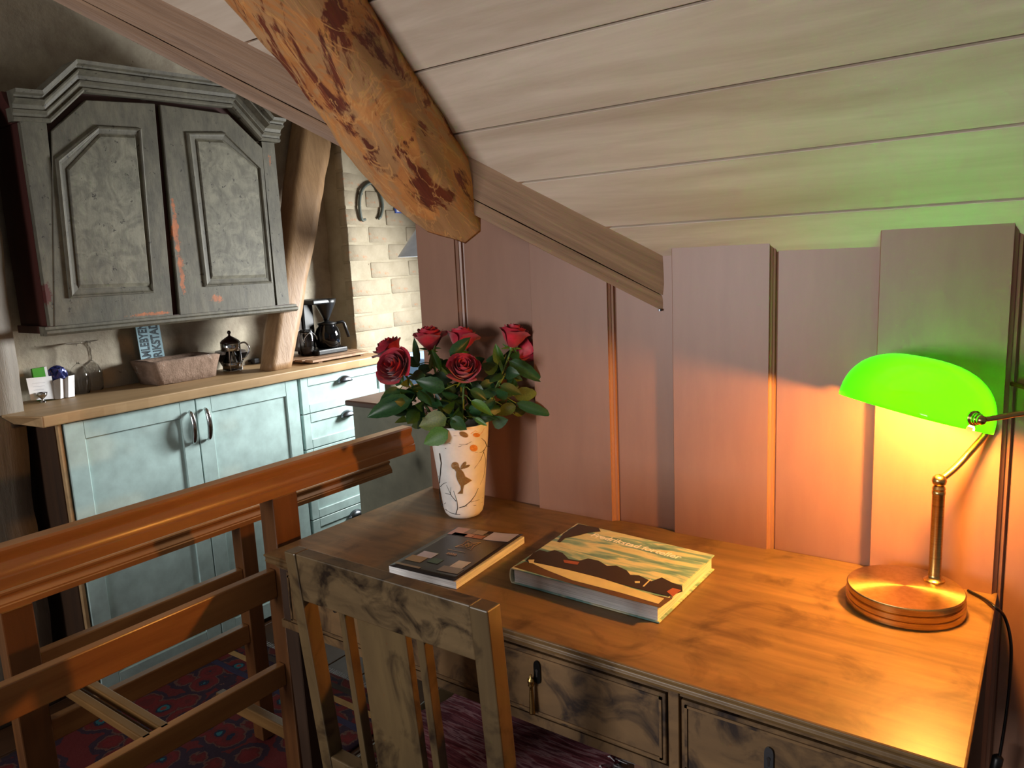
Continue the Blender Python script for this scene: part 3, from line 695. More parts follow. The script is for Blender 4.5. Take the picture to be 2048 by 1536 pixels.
def shade_mat(name, col, tr, gloss):
    t = NT(name); v = t.coords(); n = t.noise(v, 3); t.N.remove(t.b)
    c = t.ramp(n, [(.3, tuple(x*.92 for x in col)+(1,)), (.7, col+(1,))])
    a = t.n('ShaderNodeBsdfTranslucent'); t.l(c, a.inputs[0]); b = t.n('ShaderNodeBsdfDiffuse'); t.l(c, b.inputs[0])
    m1 = t.n('ShaderNodeMixShader', i={0: tr}); t.l(b.outputs[0], m1.inputs[1]); t.l(a.outputs[0], m1.inputs[2])
    g = t.n('ShaderNodeBsdfGlossy', i={'Roughness': .08}); fr = t.n('ShaderNodeFresnel', i={'IOR': 1.5}); sc = t.n('ShaderNodeMath', op='MULTIPLY', i={0: fr.outputs[0], 1: gloss})
    m2 = t.n('ShaderNodeMixShader'); t.l(sc.outputs[0], m2.inputs[0]); t.l(m1.outputs[0], m2.inputs[1]); t.l(g.outputs[0], m2.inputs[2]); t.l(m2.outputs[0], t.N['Material Output'].inputs[0]); return t.m
M['shade'] = shade_mat('green_cased_glass', (.02, .98, .003), .52, 1.0); M['shade_in'] = shade_mat('opal_lining', (.93, .93, .90), .55, .3)
vo, fo = shell(SL, SW, SH); vi, fi = shell(SL-.007, SW-.007, SH-.0035)
n0 = len(vo); F = fo+[tuple(n0+i for i in q[::-1]) for q in fi]
nt = 30; ns = 40
for i in range(ns):
    for j in (0, nt):
        a, b = i*(nt+1)+j, (i+1)*(nt+1)+j; F.append((a, b, n0+b, n0+a))
sh = link('shade', mesh(vo+vi, F, True), [M['shade'], M['shade_in']], lm)
for k, p in enumerate(sh.data.polygons):
    if len(fo) <= k < len(fo)+len(fi): p.material_index = 1
# knobs and the fork that holds the shade
for sg in (-1, 1):
    k0 = SC+e1*(sg*(SL/2-.001))+e3*(.2*SH)
    MB().tube([k0, k0+e1*sg*.003, k0+e1*sg*.0031, k0+e1*sg*.010, k0+e1*sg*.0101, k0+e1*sg*.013], [.0115, .0115, .009, .009, .0095, .007], 20).build('knob', M['brass'], lm, True)
    if sg < 0: KN = k0+e1*sg*.015
    else: KF = k0+e1*sg*.015
for k0 in (KN, KF): MB().lathe([(0, -.008), (.0055, -.0055), (.008, 0), (.0055, .0055), (0, .008)], k0, 18).build('pivot_ball', M['brass'], lm, True)
bk_ = -s_
P = spline([KN, KN+bk_*.05+Vector((0, 0, .004)), KN+bk_*.115-e1*-.010+Vector((0, 0, .010)), (KN+KF)/2+bk_*.185+Vector((0, 0, .016)), KF+bk_*.115-e1*.010+Vector((0, 0, .010)), KF+bk_*.05+Vector((0, 0, .004)), KF], 8)
MB().tube(P, .0042, 10).build('fork_arm', M['brass'], lm, True)
# bulb
bt = NT('warm_bulb'); v = bt.coords(); bt.col((1, .8, .6, 1)); bt.b.inputs['Emission Color'].default_value = (1, .62, .28, 1); bt.b.inputs['Emission Strength'].default_value = 12
BC = stem_top-e1*.050+s_*.01
o = MB().lathe([(0, -.022), (.008, -.020), (.014, -.013), (.016, -.002), (.014, .010), (.008, .019), (0, .022)], BC, 20).build('bulb', bt.m, lm, True)
lamp = bpy.data.lights.new('lamp_bulb_light', 'POINT'); lamp.energy = 26; lamp.color = (1, .41, .075); lamp.shadow_soft_size = .02
lo = bpy.data.objects.new('lamp_bulb_light', lamp); C.objects.link(lo); lo.location = BC+Vector((0, 0, -.0)); 
o.visible_shadow = True
lo.location = BC-e3*.022+s_*.012
# cord
Pc = [at(1936, 1181, 2, DT+.004), at(1965, 1196, 2, DT+.004), at(1990, 1214, 2, DT+.006)]+[at(a, b, 1, yy) for a, b, yy in ((2010, 1236, 1.44), (2022, 1290, 1.44), (2019, 1370, 1.44), (2011, 1440, 1.44), (2000, 1508, 1.44), (1990, 1560, 1.44))]
cd_ = thing('lamp_cord', 'thin black lamp cord with inline switch hanging over the right end of the desk', 'cord', tuple(Pc[0]))
Pe = Pc+[Vector((Pc[-1].x, 1.43, .40)), Vector((Pc[-1].x+.02, 1.42, .02))]
MB().tube(spline(Pe, 8), .0026, 8).build('cable', M['black'], cd_, True)
a_, b_ = at(1997, 1510, 1, 1.44), at(1986, 1560, 1, 1.44)
MB().tube([a_, a_.lerp(b_, .1), a_.lerp(b_, .9), b_], [.004, .009, .009, .004], 12).build('switch', M['black'], cd_, True)

# ================================================================== VASE
VX = Vector((-1.157, 1.362, DT))
prof = [(0, .0), (.030, .0), (.040, .004), (.0465, .012), (.0500, .024), (.0530, .05), (.0610, .12), (.0695, .20), (.0725, .233), (.0722, .2355), (.0705, .235), (.0670, .20), (.058, .12), (.049, .05), (.044, .020), (0, .014)]
va = thing('porcelain_vase', 'white porcelain vase printed with gold winged girl and black twigs, holding the roses', 'vase', tuple(VX))
MB().lathe(prof, VX, 72).build('vase_body', M['vase'], va, True)
def vr(z):
    q = [p for p in prof[:9]]
    for a, b in zip(q, q[1:]):
        if a[1] <= z <= b[1] and b[1] > a[1]: return a[0]+(b[0]-a[0])*(z-a[1])/(b[1]-a[1])
    return q[-1][0]
def vs(x, y, off=.0011):
    """pixel of the vase close-up (850..1010, 830..1050 at 6.98x) -> point on the vase surface"""
    d = ray(850+x/6.98, 830+y/6.98); t = 1.6
    for k in range(600):
        p = CAM+d*t; r = math.hypot(p.x-VX.x, p.y-VX.y)
        if r <= vr(min(max(p.z-DT, .002), .233))+off: break
        t += .0006
    return p
def vpoly(pts, name, mat, sub=4):
    Q = []
    for a, b in zip(pts, pts[1:]+pts[:1]):
        for k in range(sub): Q.append((a[0]+(b[0]-a[0])*k/sub, a[1]+(b[1]-a[1])*k/sub))
    cx = sum(p[0] for p in Q)/len(Q); cy = sum(p[1] for p in Q)/len(Q); V = []; F = []; m = 4
    for j in range(m): V += [vs(cx+(p[0]-cx)*(1-j/m), cy+(p[1]-cy)*(1-j/m)) for p in Q]
    V.append(vs(cx, cy)); n = len(Q)
    for j in range(m-1):
        for i in range(n): F.append((j*n+i, j*n+(i+1) % n, (j+1)*n+(i+1) % n, (j+1)*n+i))
    for i in range(n): F.append(((m-1)*n+i, (m-1)*n+(i+1) % n, m*n))
    o = link(name, mesh(V, F), mat, va); return o
circ = lambda cx, cy, a, b, r=0, n=14: [(cx+a*math.cos(2*PI*i/n)*math.cos(r)-b*math.sin(2*PI*i/n)*math.sin(r), cy+a*math.cos(2*PI*i/n)*math.sin(r)+b*math.sin(2*PI*i/n)*math.cos(r)) for i in range(n)]
vpoly(circ(418, 708, 54, 52), 'girl_print', M['gold'])
vpoly([(405, 750), (470, 720), (500, 770), (460, 790), (430, 790)], 'girl_print', M['gold'])
vpoly([(435, 775), (500, 760), (535, 800), (560, 860), (655, 912), (600, 950), (560, 975), (530, 990), (490, 985), (450, 910), (432, 850)], 'girl_print', M['gold'])
vpoly([(495, 975), (545, 975), (530, 1040), (525, 1100), (450, 1100), (490, 1080), (500, 1030)], 'girl_print', M['gold'])
vpoly(circ(535, 705, 62, 26, -1.0), 'girl_print', M['gold']); vpoly(circ(575, 722, 58, 18, -.42), 'girl_print', M['gold'])
vpoly(circ(540, 272, 66, 36, .45), 'bird_print', M['gold'])
M['orange'] = plain('orange_print', 'd98a35', .5)
vpoly(circ(680, 462, 56, 48, .2), 'bird_print', M['orange']); vpoly(circ(720, 280, 50, 30, .1), 'bird_print', M['orange'])
def twig(pts, w=1.0, m='twig'):
    P = [vs(x, y, .0006) for x, y in pts]; n = len(P)
    MB().tube(P, [.0007*w*(1-.6*i/(n-1)) for i in range(n)], 5).build('twig_print', M[m], va)
twig([(205, 535), (228, 670), (215, 820), (205, 940), (205, 1100), (225, 1240), (290, 1320), (370, 1370), (430, 1385), (490, 1388)], 2.6)
twig([(205, 940), (190, 850), (140, 700)], .8); twig([(215, 1000), (255, 960), (300, 940)], 1.4); twig([(225, 1240), (270, 1240), (290, 1225)], 1.4)
twig([(430, 1385), (455, 1300), (445, 1200), (400, 1060)], 1.8); twig([(435, 1205), (370, 1130), (300, 980)], 1.5); twig([(360, 1110), (310, 1100), (280, 1090)], 1.2); twig([(355, 1105), (360, 1010)], 1)
twig([(480, 1295), (560, 1270), (640, 1200), (700, 1120), (745, 1020)], 1.8); twig([(560, 1270), (700, 1265), (800, 1215)], 1.2); twig([(640, 1215), (740, 1190), (810, 1150)], .9)
twig([(900, 440), (860, 430), (830, 480), (780, 620), (690, 745)], 1.4); twig([(860, 430), (840, 370), (790, 325)], 1.6); twig([(830, 480), (790, 520), (700, 520)], 1); twig([(820, 520), (850, 640), (820, 860), (770, 970)], .9)
twig([(865, 440), (900, 300), (905, 200)], 1); twig([(280, 465), (480, 440), (600, 400), (650, 370)], 1); twig([(330, 400), (500, 410), (600, 410)], .8); twig([(400, 290), (520, 290)], .8); twig([(640, 260), (700, 220), (760, 250)], .9, 'orange'); twig([(740, 300), (800, 240), (830, 180)], .9, 'orange')

# ================================================================== ROSES
def petal_mesh(r, h, wd, curl, seed):
    V = []; F = []; nu, nv = 7, 6
    for j in range(nv+1):
        v = j/nv
        for i in range(nu+1):
            u = i/nu*2-1; a = u*wd*(math.sin(PI*min(1, v*.62+.12))**.6)
            rr = r*(.25+.75*math.sin(min(1, v*1.25)*PI/2)) + curl*max(0, v-.55)**2*2.2
            z = h*v*(1-.12*u*u*v)-abs(curl)*max(0, v-.7)*.5+.0015*math.sin(seed*3+u*5)*v
            V.append((rr*math.cos(a), rr*math.sin(a), z))
    for j in range(nv):
        for i in range(nu): F.append((j*(nu+1)+i, j*(nu+1)+i+1, (j+1)*(nu+1)+i+1, (j+1)*(nu+1)+i))
    me = mesh(V, F, True); me.materials.append(M['petal']); return me
specs = []
for k in range(19):
    f = k/18; specs.append((.004+.024*f**.85, .052-.012*f*f, 1.25-.15*f, .002+.026*f**3, k*2.39996, k))
PM = [petal_mesh(*s_2[:4], s_2[5]) for s_2 in specs]
def leaf_mesh(seed, fold=.25, droop=.15):
    V = []; F = []; n = 9
    for i in range(n+1):
        t_ = i/n; w = .5*math.sin(PI*t_**.8)**.75*(1-.25*t_)+.002
        if i not in (0, n): w += .012*(1 if i % 2 else -1)
        z = -droop*t_*t_+.03*math.sin(seed*2+t_*4)
        for q in (-1, -.5, 0, .5, 1): V.append((t_, q*w, z+abs(q)*w*fold*math.cos(seed)))
    for i in range(n):
        for j in range(4): F.append((i*5+j, i*5+j+1, (i+1)*5+j+1, (i+1)*5+j))
    return V, F
LMV = [leaf_mesh(s, .35, .10+.05*s) for s in range(4)]
LME = {}
for k in ('leafd', 'leafo', 'leafg'):
    for s in range(4): me = mesh(*LMV[s], True); me.materials.append(M[k]); LME[k, s] = me
def put_leaf(parent, base, tip, width, kind, roll=0, s=None):
    base, tip = Vector(base), Vector(tip); ax = tip-base; L = ax.length; X = ax.normalized(); view = (CAM-base).normalized()
    Z = (view-X*view.dot(X)).normalized(); Y = Z.cross(X)
    Z2 = Z*math.cos(roll)+Y*math.sin(roll); Y2 = Z2.cross(X)
    o = bpy.data.objects.new('leaf', LME[kind, random.randrange(4) if s is None else s]); C.objects.link(o); o.parent = parent
    o.matrix_local = Matrix(((X.x*L, Y2.x*width, Z2.x*L*.8, base.x-parent.location.x), (X.y*L, Y2.y*width, Z2.y*L*.8, base.y-parent.location.y), (X.z*L, Y2.z*width, Z2.z*L*.8, base.z-parent.location.z), (0, 0, 0, 1)))
    return o
VD = 1.822
roses = []
# px, py, depth offset, size, tilt axis direction in picture, label
RS = [(779, 700, .01, 1.0, (-.5, .8, -.2), 'red rose at the far left of the bouquet, behind a larger bloom'),
      (790, 735, -.05, 1.12, (-.45, .35, -.9), 'large open red rose at lower left of the bouquet, facing the viewer'),
      (858, 676, .02, 1.0, (-.1, 1, -.2), 'red rose standing above the leaves second from left in the bouquet'),
      (924, 678, .03, 1.0, (.1, .9, .1), 'red rose partly hidden behind an upright leaf in the bouquet centre'),
      (928, 740, -.06, 1.02, (.05, .55, -.7), 'fully visible red rose at the front centre of the bouquet'),
      (1027, 671, .0, .98, (.15, 1, -.1), 'tallest upright pinkish-red rose on a bare stem at right'),
      (1053, 703, .03, .95, (.7, .4, .1), 'bright red rose at the far right, half behind the tallest one')]
for i, (x, y, dd_, sz, tl, lab) in enumerate(RS):
    sz *= 1.14
    c = atd(x, y, VD+dd_); ax = (rt*tl[0]+up*tl[1]+fw*tl[2]).normalized()
    base = c-ax*.026*sz
    r = thing('rose', lab, 'rose', tuple(base), 'red roses in the porcelain vase')
    bl = bpy.data.objects.new('bloom', None); C.objects.link(bl); bl.parent = r
    q = ax.to_track_quat('Z', 'Y').to_matrix().to_4x4(); bl.matrix_local = q@Matrix.Scale(sz*1.0, 4); bl.empty_display_size = .01
    for k, s_2 in enumerate(specs):
        p = bpy.data.objects.new('petal', PM[k]); C.objects.link(p); p.parent = bl; p.rotation_euler = (0, 0, s_2[4]+i*1.3)
    # hip and sepals
    g = MB().tube([base-ax*.010, base-ax*.002, base+ax*.006], [.003, .0075, .006], 10)
    g.build('hip', M['stem'], r, True)
    for k in range(5):
        a = 2*PI*k/5+i; ort = ax.orthogonal().normalized(); o2 = ax.cross(ort); dr = ort*math.cos(a)+o2*math.sin(a)
        put_leaf(r, base, base+dr*.026*sz+ax*(-.008+.012*(k % 2)), .007, 'leafg', .6).name = 'sepal'
    inn = VX+Vector(((c.x-VX.x)*.35, (c.y-VX.y)*.35, .215)); inn.x = max(VX.x-.045, min(VX.x+.045, inn.x)); inn.y = max(VX.y-.03, min(VX.y+.03, inn.y))
    bot_ = VX+Vector((-(inn.x-VX.x)*.4, -(inn.y-VX.y)*.4, .03)); P = spline([base-ax*.008, base.lerp(inn, .4)-ax*.012, inn, bot_], 6)
    MB().tube(P, .0028, 8).build('stem', M['stem'], r, True)
    r['_stem'] = 1; roses.append((r, P))
# leaves seen in the photograph: base px, tip px, width px, kind, depth offset
LV = [(824, 800, 731, 833, 46, 'leafd', -.05), (890, 778, 829, 765, 38, 'leafd', -.07), (900, 712, 944, 676, 28, 'leafd', -.04), (1018, 722, 1088, 764, 32, 'leafd', 0),
      (1032, 806, 1108, 833, 26, 'leafd', 0), (1028, 792, 1076, 786, 34, 'leafo', .01), (1032, 812, 990, 828, 28, 'leafo', .01), (894, 836, 836, 852, 46, 'leafo', -.06),
      (896, 862, 846, 888, 40, 'leafg', -.07), (903, 836, 933, 860, 30, 'leafd', -.075), (942, 802, 986, 830, 22, 'leafg', -.06), (838, 728, 826, 674, 17, 'leafd', 0),
      (1004, 732, 990, 688, 26, 'leafg', .02), (800, 778, 758, 806, 28, 'leafd', -.04), (1000, 772, 1045, 787, 26, 'leafd', -.01), (950, 836, 973, 851, 12, 'leafg', -.06),
      (985, 760, 1020, 700, 24, 'leafd', .04), (850, 830, 800, 840, 26, 'leafo', -.03), (905, 830, 870, 800, 30, 'leafd', -.05), (940, 780, 975, 800, 24, 'leafd', -.05),
      (1010, 745, 1045, 760, 26, 'leafo', .03), (880, 740, 862, 700, 18, 'leafg', -.01), (860, 740, 872, 690, 12, 'leafo', .0), (1030, 830, 1060, 812, 24, 'leafo', .03), (990, 800, 960, 830, 22, 'leafd', -.03)]
for x0, y0, x1, y1, w, kd, do in LV:
    b = atd(x0, y0, VD+do); t_ = atd(x1, y1, VD+do-random.uniform(-.01, .02))
    best = min(roses, key=lambda rp: min((p-b).length for p in rp[1])); put_leaf(best[0], b, t_, w/1501.3*VD, kd, random.uniform(-.35, .35))
    ns_ = min(best[1], key=lambda p: (p-b).length)
    MB().tube([ns_, ns_.lerp(b, .5)+Vector((0, 0, .004)), b], .0012, 5).build('leaf_stalk', M['stem'], best[0], True)
rnd = random.Random(3)
for k in range(140):
    r, P = roses[k % 7]; j = rnd.uniform(.15, .62); p = P[int(j*(len(P)-1))]
    if p.z < DT+.225: p = p+Vector((0, 0, DT+.235-p.z))
    a = rnd.uniform(0, 2*PI); d = Vector((math.cos(a), math.sin(a), rnd.uniform(-.35, .45))).normalized()*rnd.uniform(.038, .062)
    b = p+d*rnd.uniform(.25, .9); t_ = b+d
    if t_.z < DT+.235: t_.z = DT+.235+rnd.uniform(0, .02)
    # keep the foliage clear of the wall behind and of the blooms
    if t_.y > 1.47: t_.y = 1.47
    if b.y > 1.47: b.y = 1.465
    put_leaf(r, b, t_, rnd.uniform(.026, .040), rnd.choice(['leafd', 'leafd', 'leafd', 'leafd', 'leafo']), rnd.uniform(-.9, .9))

# ================================================================== BOOKS
def text(body, p0, p1, upv, size, mat, parent, name='lettering', ext=.0002, width=None, bold=.012):
    c = bpy.data.curves.new(name, 'FONT'); c.body = body; c.size = size; c.extrude = ext; c.materials.append(mat)
    c.offset = size*bold
    o0 = bpy.data.objects.new('t', c); C.objects.link(o0); bpy.context.view_layer.update(); me = bpy.data.meshes.new_from_object(o0); bpy.data.objects.remove(o0)
    o = bpy.data.objects.new(name, me); C.objects.link(o)
    X = (Vector(p1)-Vector(p0)).normalized(); Z = X.cross(Vector(upv)).normalized(); Y = Z.cross(X)
    bpy.context.view_layer.update(); w = max(o.dimensions.x, 1e-4); k = (Vector(p1)-Vector(p0)).length/w
    o.parent = parent; L = Vector(p0)-(Vector(parent.location) if parent.get('_w') is not None else Vector(parent.parent.location))-(Vector() if parent.get('_w') is not None else Vector(parent.location))
    if parent.get('_w') is None: L = Vector(p0)
    ky = k if width is None else width
    o.matrix_local = Matrix(((X.x*k, Y.x*ky, Z.x, L.x), (X.y*k, Y.y*ky, Z.y, L.y), (X.z*k, Y.z*ky, Z.z, L.z), (0, 0, 0, 1)))
    return o
def fl_poly(parent, name, pts, z, mat, th=.0003, cr=None):
    """flat printed shape: pixels of a close-up dropped onto the height z"""
    ox, oy, k = cr; P = [at(ox+x/k, oy+y/k, 2, z) for x, y in pts]
    o = MB().prism([Vector((p.x, p.y, z)) for p in P], (0, 0, -th)).build(name, mat, parent)
    if parent.get('_w') is None: o.location = (0, 0, 0)
    return o
CR = (740, 1000, 2.844)
bz = .7915
bo = thing('landscape_book', 'thick hardcover book with a painted landscape and pale title lying on the desk', 'book', (-.67, 1.22, DT))
BL, BR_, FR, FL_ = at(1155, 1046, 2, bz), at(1429, 1110, 2, bz), at(1318, 1213, 2, bz), at(1022, 1136, 2, bz)
def quad(cs, z0, z1, ins=0, mat=None, name='', parent=None, b=0):
    cen = sum(cs, Vector())/4; Q = [c+(cen-c).normalized()*ins for c in cs]
    o = MB().loft([[Vector((q.x, q.y, z0)) for q in Q], [Vector((q.x, q.y, z1)) for q in Q]]).build(name, mat, parent)
    if b: bev(o, b, 1)
    return o
cs = [BL, BR_, FR, FL_]
t = NT('sky_painting'); v = t.coords((1, 5, 1), rot=(0, 0, .12)); n = t.noise(v, 9, 5, .55, .6); g = t.n('ShaderNodeTexCoord')
t.col(t.ramp(n, [(.3, srgb('3f7078')), (.46, srgb('7fa8a0')), (.56, srgb('d6d2b0')), (.7, srgb('c2bc98'))])); t.set(Roughness=.28); M['sky'] = t.m
M['pages'] = plain('book_pages', 'd8d6d2', .8)
t = NT('layered_pages'); v = t.coords((1, 1, 90)); n = t.noise(v, 9, 3); t.col(t.ramp(n, [(.35, srgb('b9b8b4')), (.6, srgb('e2e0dc'))])); t.set(Roughness=.8); M['pages'] = t.m
quad(cs, DT+.0005, DT+.0030, 0, M['sky'], 'back_cover', bo, .0006)
pg = [c.copy() for c in cs]; cen = sum(cs, Vector())/4
quad(cs, DT+.003, bz-.0026, .006, M['pages'], 'page_block', bo)
tc_ = quad(cs, bz-.0026, bz, 0, M['sky'], 'front_cover', bo, .0006)
# rounded spine along the left edge
ax0, ax1 = Vector((FL_.x, FL_.y, 0)), Vector((BL.x, BL.y, 0)); sd = (ax1-ax0).normalized(); out_ = Vector((-sd.y, sd.x, 0))
rg_ = []
for P0 in (ax0+sd*.0005, ax1-sd*.0005):
    rr_ = []
    for k in range(9):
        a = -PI/2+PI*k/8; rr_.append(P0+out_*(.0055*math.cos(a)-.0005)+Vector((0, 0, DT+.0157+.0157*math.sin(a)*.99)))
    for k in range(8, -1, -1):
        a = -PI/2+PI*k/8; rr_.append(P0+out_*(.0035*math.cos(a)-.0015)+Vector((0, 0, DT+.0157+.0135*math.sin(a))))
    rg_.append(rr_)
MB().loft(rg_).build('spine', M['sky'], bo)
M['treed'] = plain('painted_trees', '2f2417', .35); M['treeb'] = plain('painted_bank', '5b4126', .35); M['river'] = plain('painted_river', 'd9cc9e', .3); M['house'] = plain('painted_roof', 'a4583a', .35)
zc = bz+.0003
fl_poly(tc_, 'cover_print', [(818, 380), (882, 350), (970, 368), (1240, 440), (1500, 515), (1720, 560), (1650, 612), (1400, 548), (1100, 462)], zc, M['treeb'], .0003, CR)
fl_poly(tc_, 'cover_print', [(905, 352), (985, 362), (1240, 420), (1500, 505), (1672, 560), (1640, 590), (1420, 525), (1150, 455), (1010, 400)], zc+.0003, M['river'], .0003, CR)
fl_poly(tc_, 'cover_print', [(885, 345), (930, 300), (965, 283), (1010, 295), (1050, 284), (1095, 300), (1130, 335), (1190, 345), (1240, 332), (1300, 345), (1350, 375), (1400, 372), (1460, 400), (1480, 425), (1530, 428), (1600, 462), (1660, 440), (1720, 470), (1775, 488), (1778, 520), (1700, 548), (1500, 498), (1300, 440), (1150, 402), (1000, 368)], zc+.0006, M['treed'], .0003, CR)
fl_poly(tc_, 'cover_print', [(1066, 236), (1100, 190), (1186, 136), (1300, 158), (1312, 178), (1240, 186), (1190, 200), (1110, 216), (1082, 240)], zc+.0006, M['treed'], .0003, CR)
fl_poly(tc_, 'cover_print', [(1688, 520), (1722, 500), (1770, 512), (1722, 548)], zc+.0009, M['house'], .0003, CR)
fl_poly(tc_, 'cover_print', [(1100, 340), (1190, 352), (1180, 368), (1105, 356)], zc+.0009, M['house'], .0003, CR)
fl_poly(tc_, 'cover_print', [(900, 340), (935, 338), (930, 360), (905, 358)], zc+.0009, M['river'], .0003, CR)
fl_poly(tc_, 'cover_print', [(1505, 462), (1535, 462), (1535, 472), (1508, 472)], zc+.0009, M['river'], .0003, CR)
fl_poly(tc_, 'cover_print', [(1550, 490), (1595, 448), (1600, 450), (1558, 493)], zc+.0009, M['river'], .0003, CR)
M['cream'] = plain('cream_lettering', 'ffffff', .5)
text('Fredrikstad forteller', at(740+1250/2.844, 1000+203/2.844, 2, zc), at(740+1752/2.844, 1000+335/2.844, 2, zc), (BL-FL_), .02, M['cream'], tc_, bold=.014)
# magazine
mz = DT+.0165
mg = thing('dark_magazine', 'thin dark brochure with small photos and gold emblem lying next to the vase', 'magazine', (-.99, 1.14, DT))
q = [at(915, 1053, 2, mz), at(1049, 1072, 2, mz), at(912, 1163, 2, mz), at(777, 1131, 2, mz)]
quad(q, DT+.0005, mz-.0012, .001, M['pages'], 'page_block', mg)
M['magd'] = plain('dark_cover', '221e20', .3)
V = []; F = []; nx = 14
def mp(u, w): return (q[3].lerp(q[2], u)).lerp(q[0].lerp(q[1], u), w)
for j in range(nx+1):
    for i in range(nx+1):
        u, w = i/nx, j/nx; p = mp(u*.985, w*1.0); lift = .006*max(0, u-.6)**1.5*(.4+w)*2.2
        V.append((p.x, p.y, mz-.0012+lift+.0004)); 
for j in range(nx):
    for i in range(nx): F.append((j*(nx+1)+i, j*(nx+1)+i+1, (j+1)*(nx+1)+i+1, (j+1)*(nx+1)+i))
mc = link('cover', mesh(V, F, True), M['magd'], mg); sm = mc.modifiers.new('s', 'SOLIDIFY'); sm.thickness = .0004; sm.offset = 1
def mprint(u0, u1, w0, w1, col, nm='photo_print'):
    P = []
    g = 6; V = []; F = []
    for j in range(2):
        for i in range(g+1):
            u = u0+(u1-u0)*i/g; w = (w0, w1)[j]; p = mp(u*.985, w); V.append((p.x, p.y, mz+.0002+.006*max(0, u-.6)**1.5*(.4+w)*2.2))
    for i in range(g): F.append((i, i+1, g+2+i, g+1+i))
    o = link(nm, mesh(V, F), plain('print_'+col, col, .35), mc); o.location = (0, 0, 0); so = o.modifiers.new('s', 'SOLIDIFY'); so.thickness = .0002; so.offset = 1
for a in ((.03, .22, .80, .985, 'b08a88'), (.22, .33, .88, .985, '6b5a58'), (.22, .40, .80, .875, 'a7705c'), (.335, .50, .885, .985, '88786c'), (.41, .56, .80, .875, '8c4a38'), (.58, .95, .80, .985, 'b9b2bd'), (.10, .30, .80, .86, 'd8c8c0'),
          (.06, .30, .16, .27, '8d7a5c'), (.12, .34, .27, .38, 'b0b0c4'), (.02, .40, .06, .09, '7c7466'), (.36, .52, .2, .29, '2e4a38'), (.62, .92, .10, .2, '6f655c'), (.70, .88, .2, .33, 'b4aeaa'), (.66, .74, .2, .26, '3a2f2c')): mprint(*a)
M['goldl'] = plain('gold_lettering', '9a7a58', .35)
def mline(pts, nm='emblem'):
    P = [mp(u*.985, w) for u, w in pts]; P = [Vector((p.x, p.y, mz+.0006)) for p in P]; o = MB().tube(P, .0005, 4).build(nm, M['goldl'], mc); o.location = (0, 0, 0)
mline([(.42, .73), (.52, .70), (.62, .73), (.60, .64), (.64, .56), (.52, .59), (.40, .56), (.44, .64), (.42, .73)]); mline([(.47, .64), (.52, .69), (.57, .64), (.52, .60), (.47, .64)]); mline([(.42, .73), (.57, .60)]); mline([(.62, .73), (.46, .60)])
text('2020', mp(.42, .40)+Vector((0, 0, .0008)), mp(.56, .40)+Vector((0, 0, .0008)), q[0]-q[3], .012, M['goldl'], mc)
mline([(.36, .49), (.62, .49)], 'printed_line')

# ================================================================== THINGS ON THE WORKTOP
def ct(x, y): return at(x, y, 2, CT)
# stone trough
tr = thing('clay_trough', 'rough brick-coloured clay trough standing on the worktop below the blue sign', 'planter', (-2.71, 1.55, CT))
t = NT('rough_clay'); v = t.coords(); n = t.noise(v, 18, 8, .7); w = t.noise(v, 9, 5, .7)
c = t.ramp(n, [(.3, srgb('77604f')), (.7, srgb('9c8270'))]); c = t.mix(t.ramp(w, [(.6, (0, 0, 0, 1)), (.66, (.8,)*3+(1,))]), c, srgb('c9beb2')); t.col(c); t.set(Roughness=.95); t.bump(n, .9, .01); M['clay'] = t.m
def trough(y0, y1, x0, x1, z0, z1, w):
    bm = bmesh.new(); g = bmesh.ops.create_grid(bm, x_segments=12, y_segments=24, size=.5); V = bm.verts
    bm.free(); R_ = []
    def loop(ya, yb, xa, xb, z):
        P = []; n = 10
        for k in range(n): P.append(Vector((xa, ya+(yb-ya)*k/n, z)))
        for k in range(5): P.append(Vector((xa+(xb-xa)*k/5, yb, z)))
        for k in range(n): P.append(Vector((xb, yb+(ya-yb)*k/n, z)))
        for k in range(5): P.append(Vector((xb+(xa-xb)*k/5, ya, z)))
        return [p+Vector([noise.noise(p*40+Vector((q*9, 0, 0)))*.004 for q in range(3)]) for p in P]
    s1 = .022
    for f in (0, .3, .6, .85, 1): R_.append(loop(y0+s1*(1-f), y1-s1*(1-f), x0+s1*(1-f)*.5, x1-s1*(1-f)*.5, z0+(z1-z0)*f))
    R_.append(loop(y0+w*.5, y1-w*.5, x0+w*.5, x1-w*.5, z1+.004))
    for f in (0, .5, 1): R_.append(loop(y0+w+.01*f, y1-w-.01*f, x0+w+.008*f, x1-w-.008*f, z1-(z1-z0-.02)*f-.002))
    return MB().loft(R_).build('trough_body', M['clay'], tr, True)
trough(1.415, 1.690, -2.785, -2.632, CT+.002, CT+.087, .024)
# blue sign leaning on the wall
sg_ = thing('town_sign', 'small light blue sign with dark vertical lettering leaning on the wall behind the trough', 'sign', (-2.795, 1.51, CT))
M['signb'] = plain('sign_blue', '8fb2bd', .5); M['signd'] = plain('sign_lettering', '1d3540', .5)
sx = lambda z: -2.772-(z-CT)*.09
a = [Vector((sx(CT+.002), 1.455, CT+.002)), Vector((sx(CT+.002), 1.548, CT+.002)), Vector((sx(CT+.226), 1.548, CT+.226)), Vector((sx(CT+.226), 1.455, CT+.226))]
MB().prism(a, (-.004, 0, 0)).build('board_plate', M['signb'], sg_)
for y, tx, za, zb in ((1.494, 'GAMLEBYEN', CT+.055, CT+.222), (1.538, 'FREDRIKSTAD', CT+.012, CT+.222)):
    o = text(tx, Vector((sx(za)+.0008, y, za)), Vector((sx(zb)+.0008, y, zb)), (0, -1, 0), .045, M['signd'], sg_, width=1.0, bold=.03)
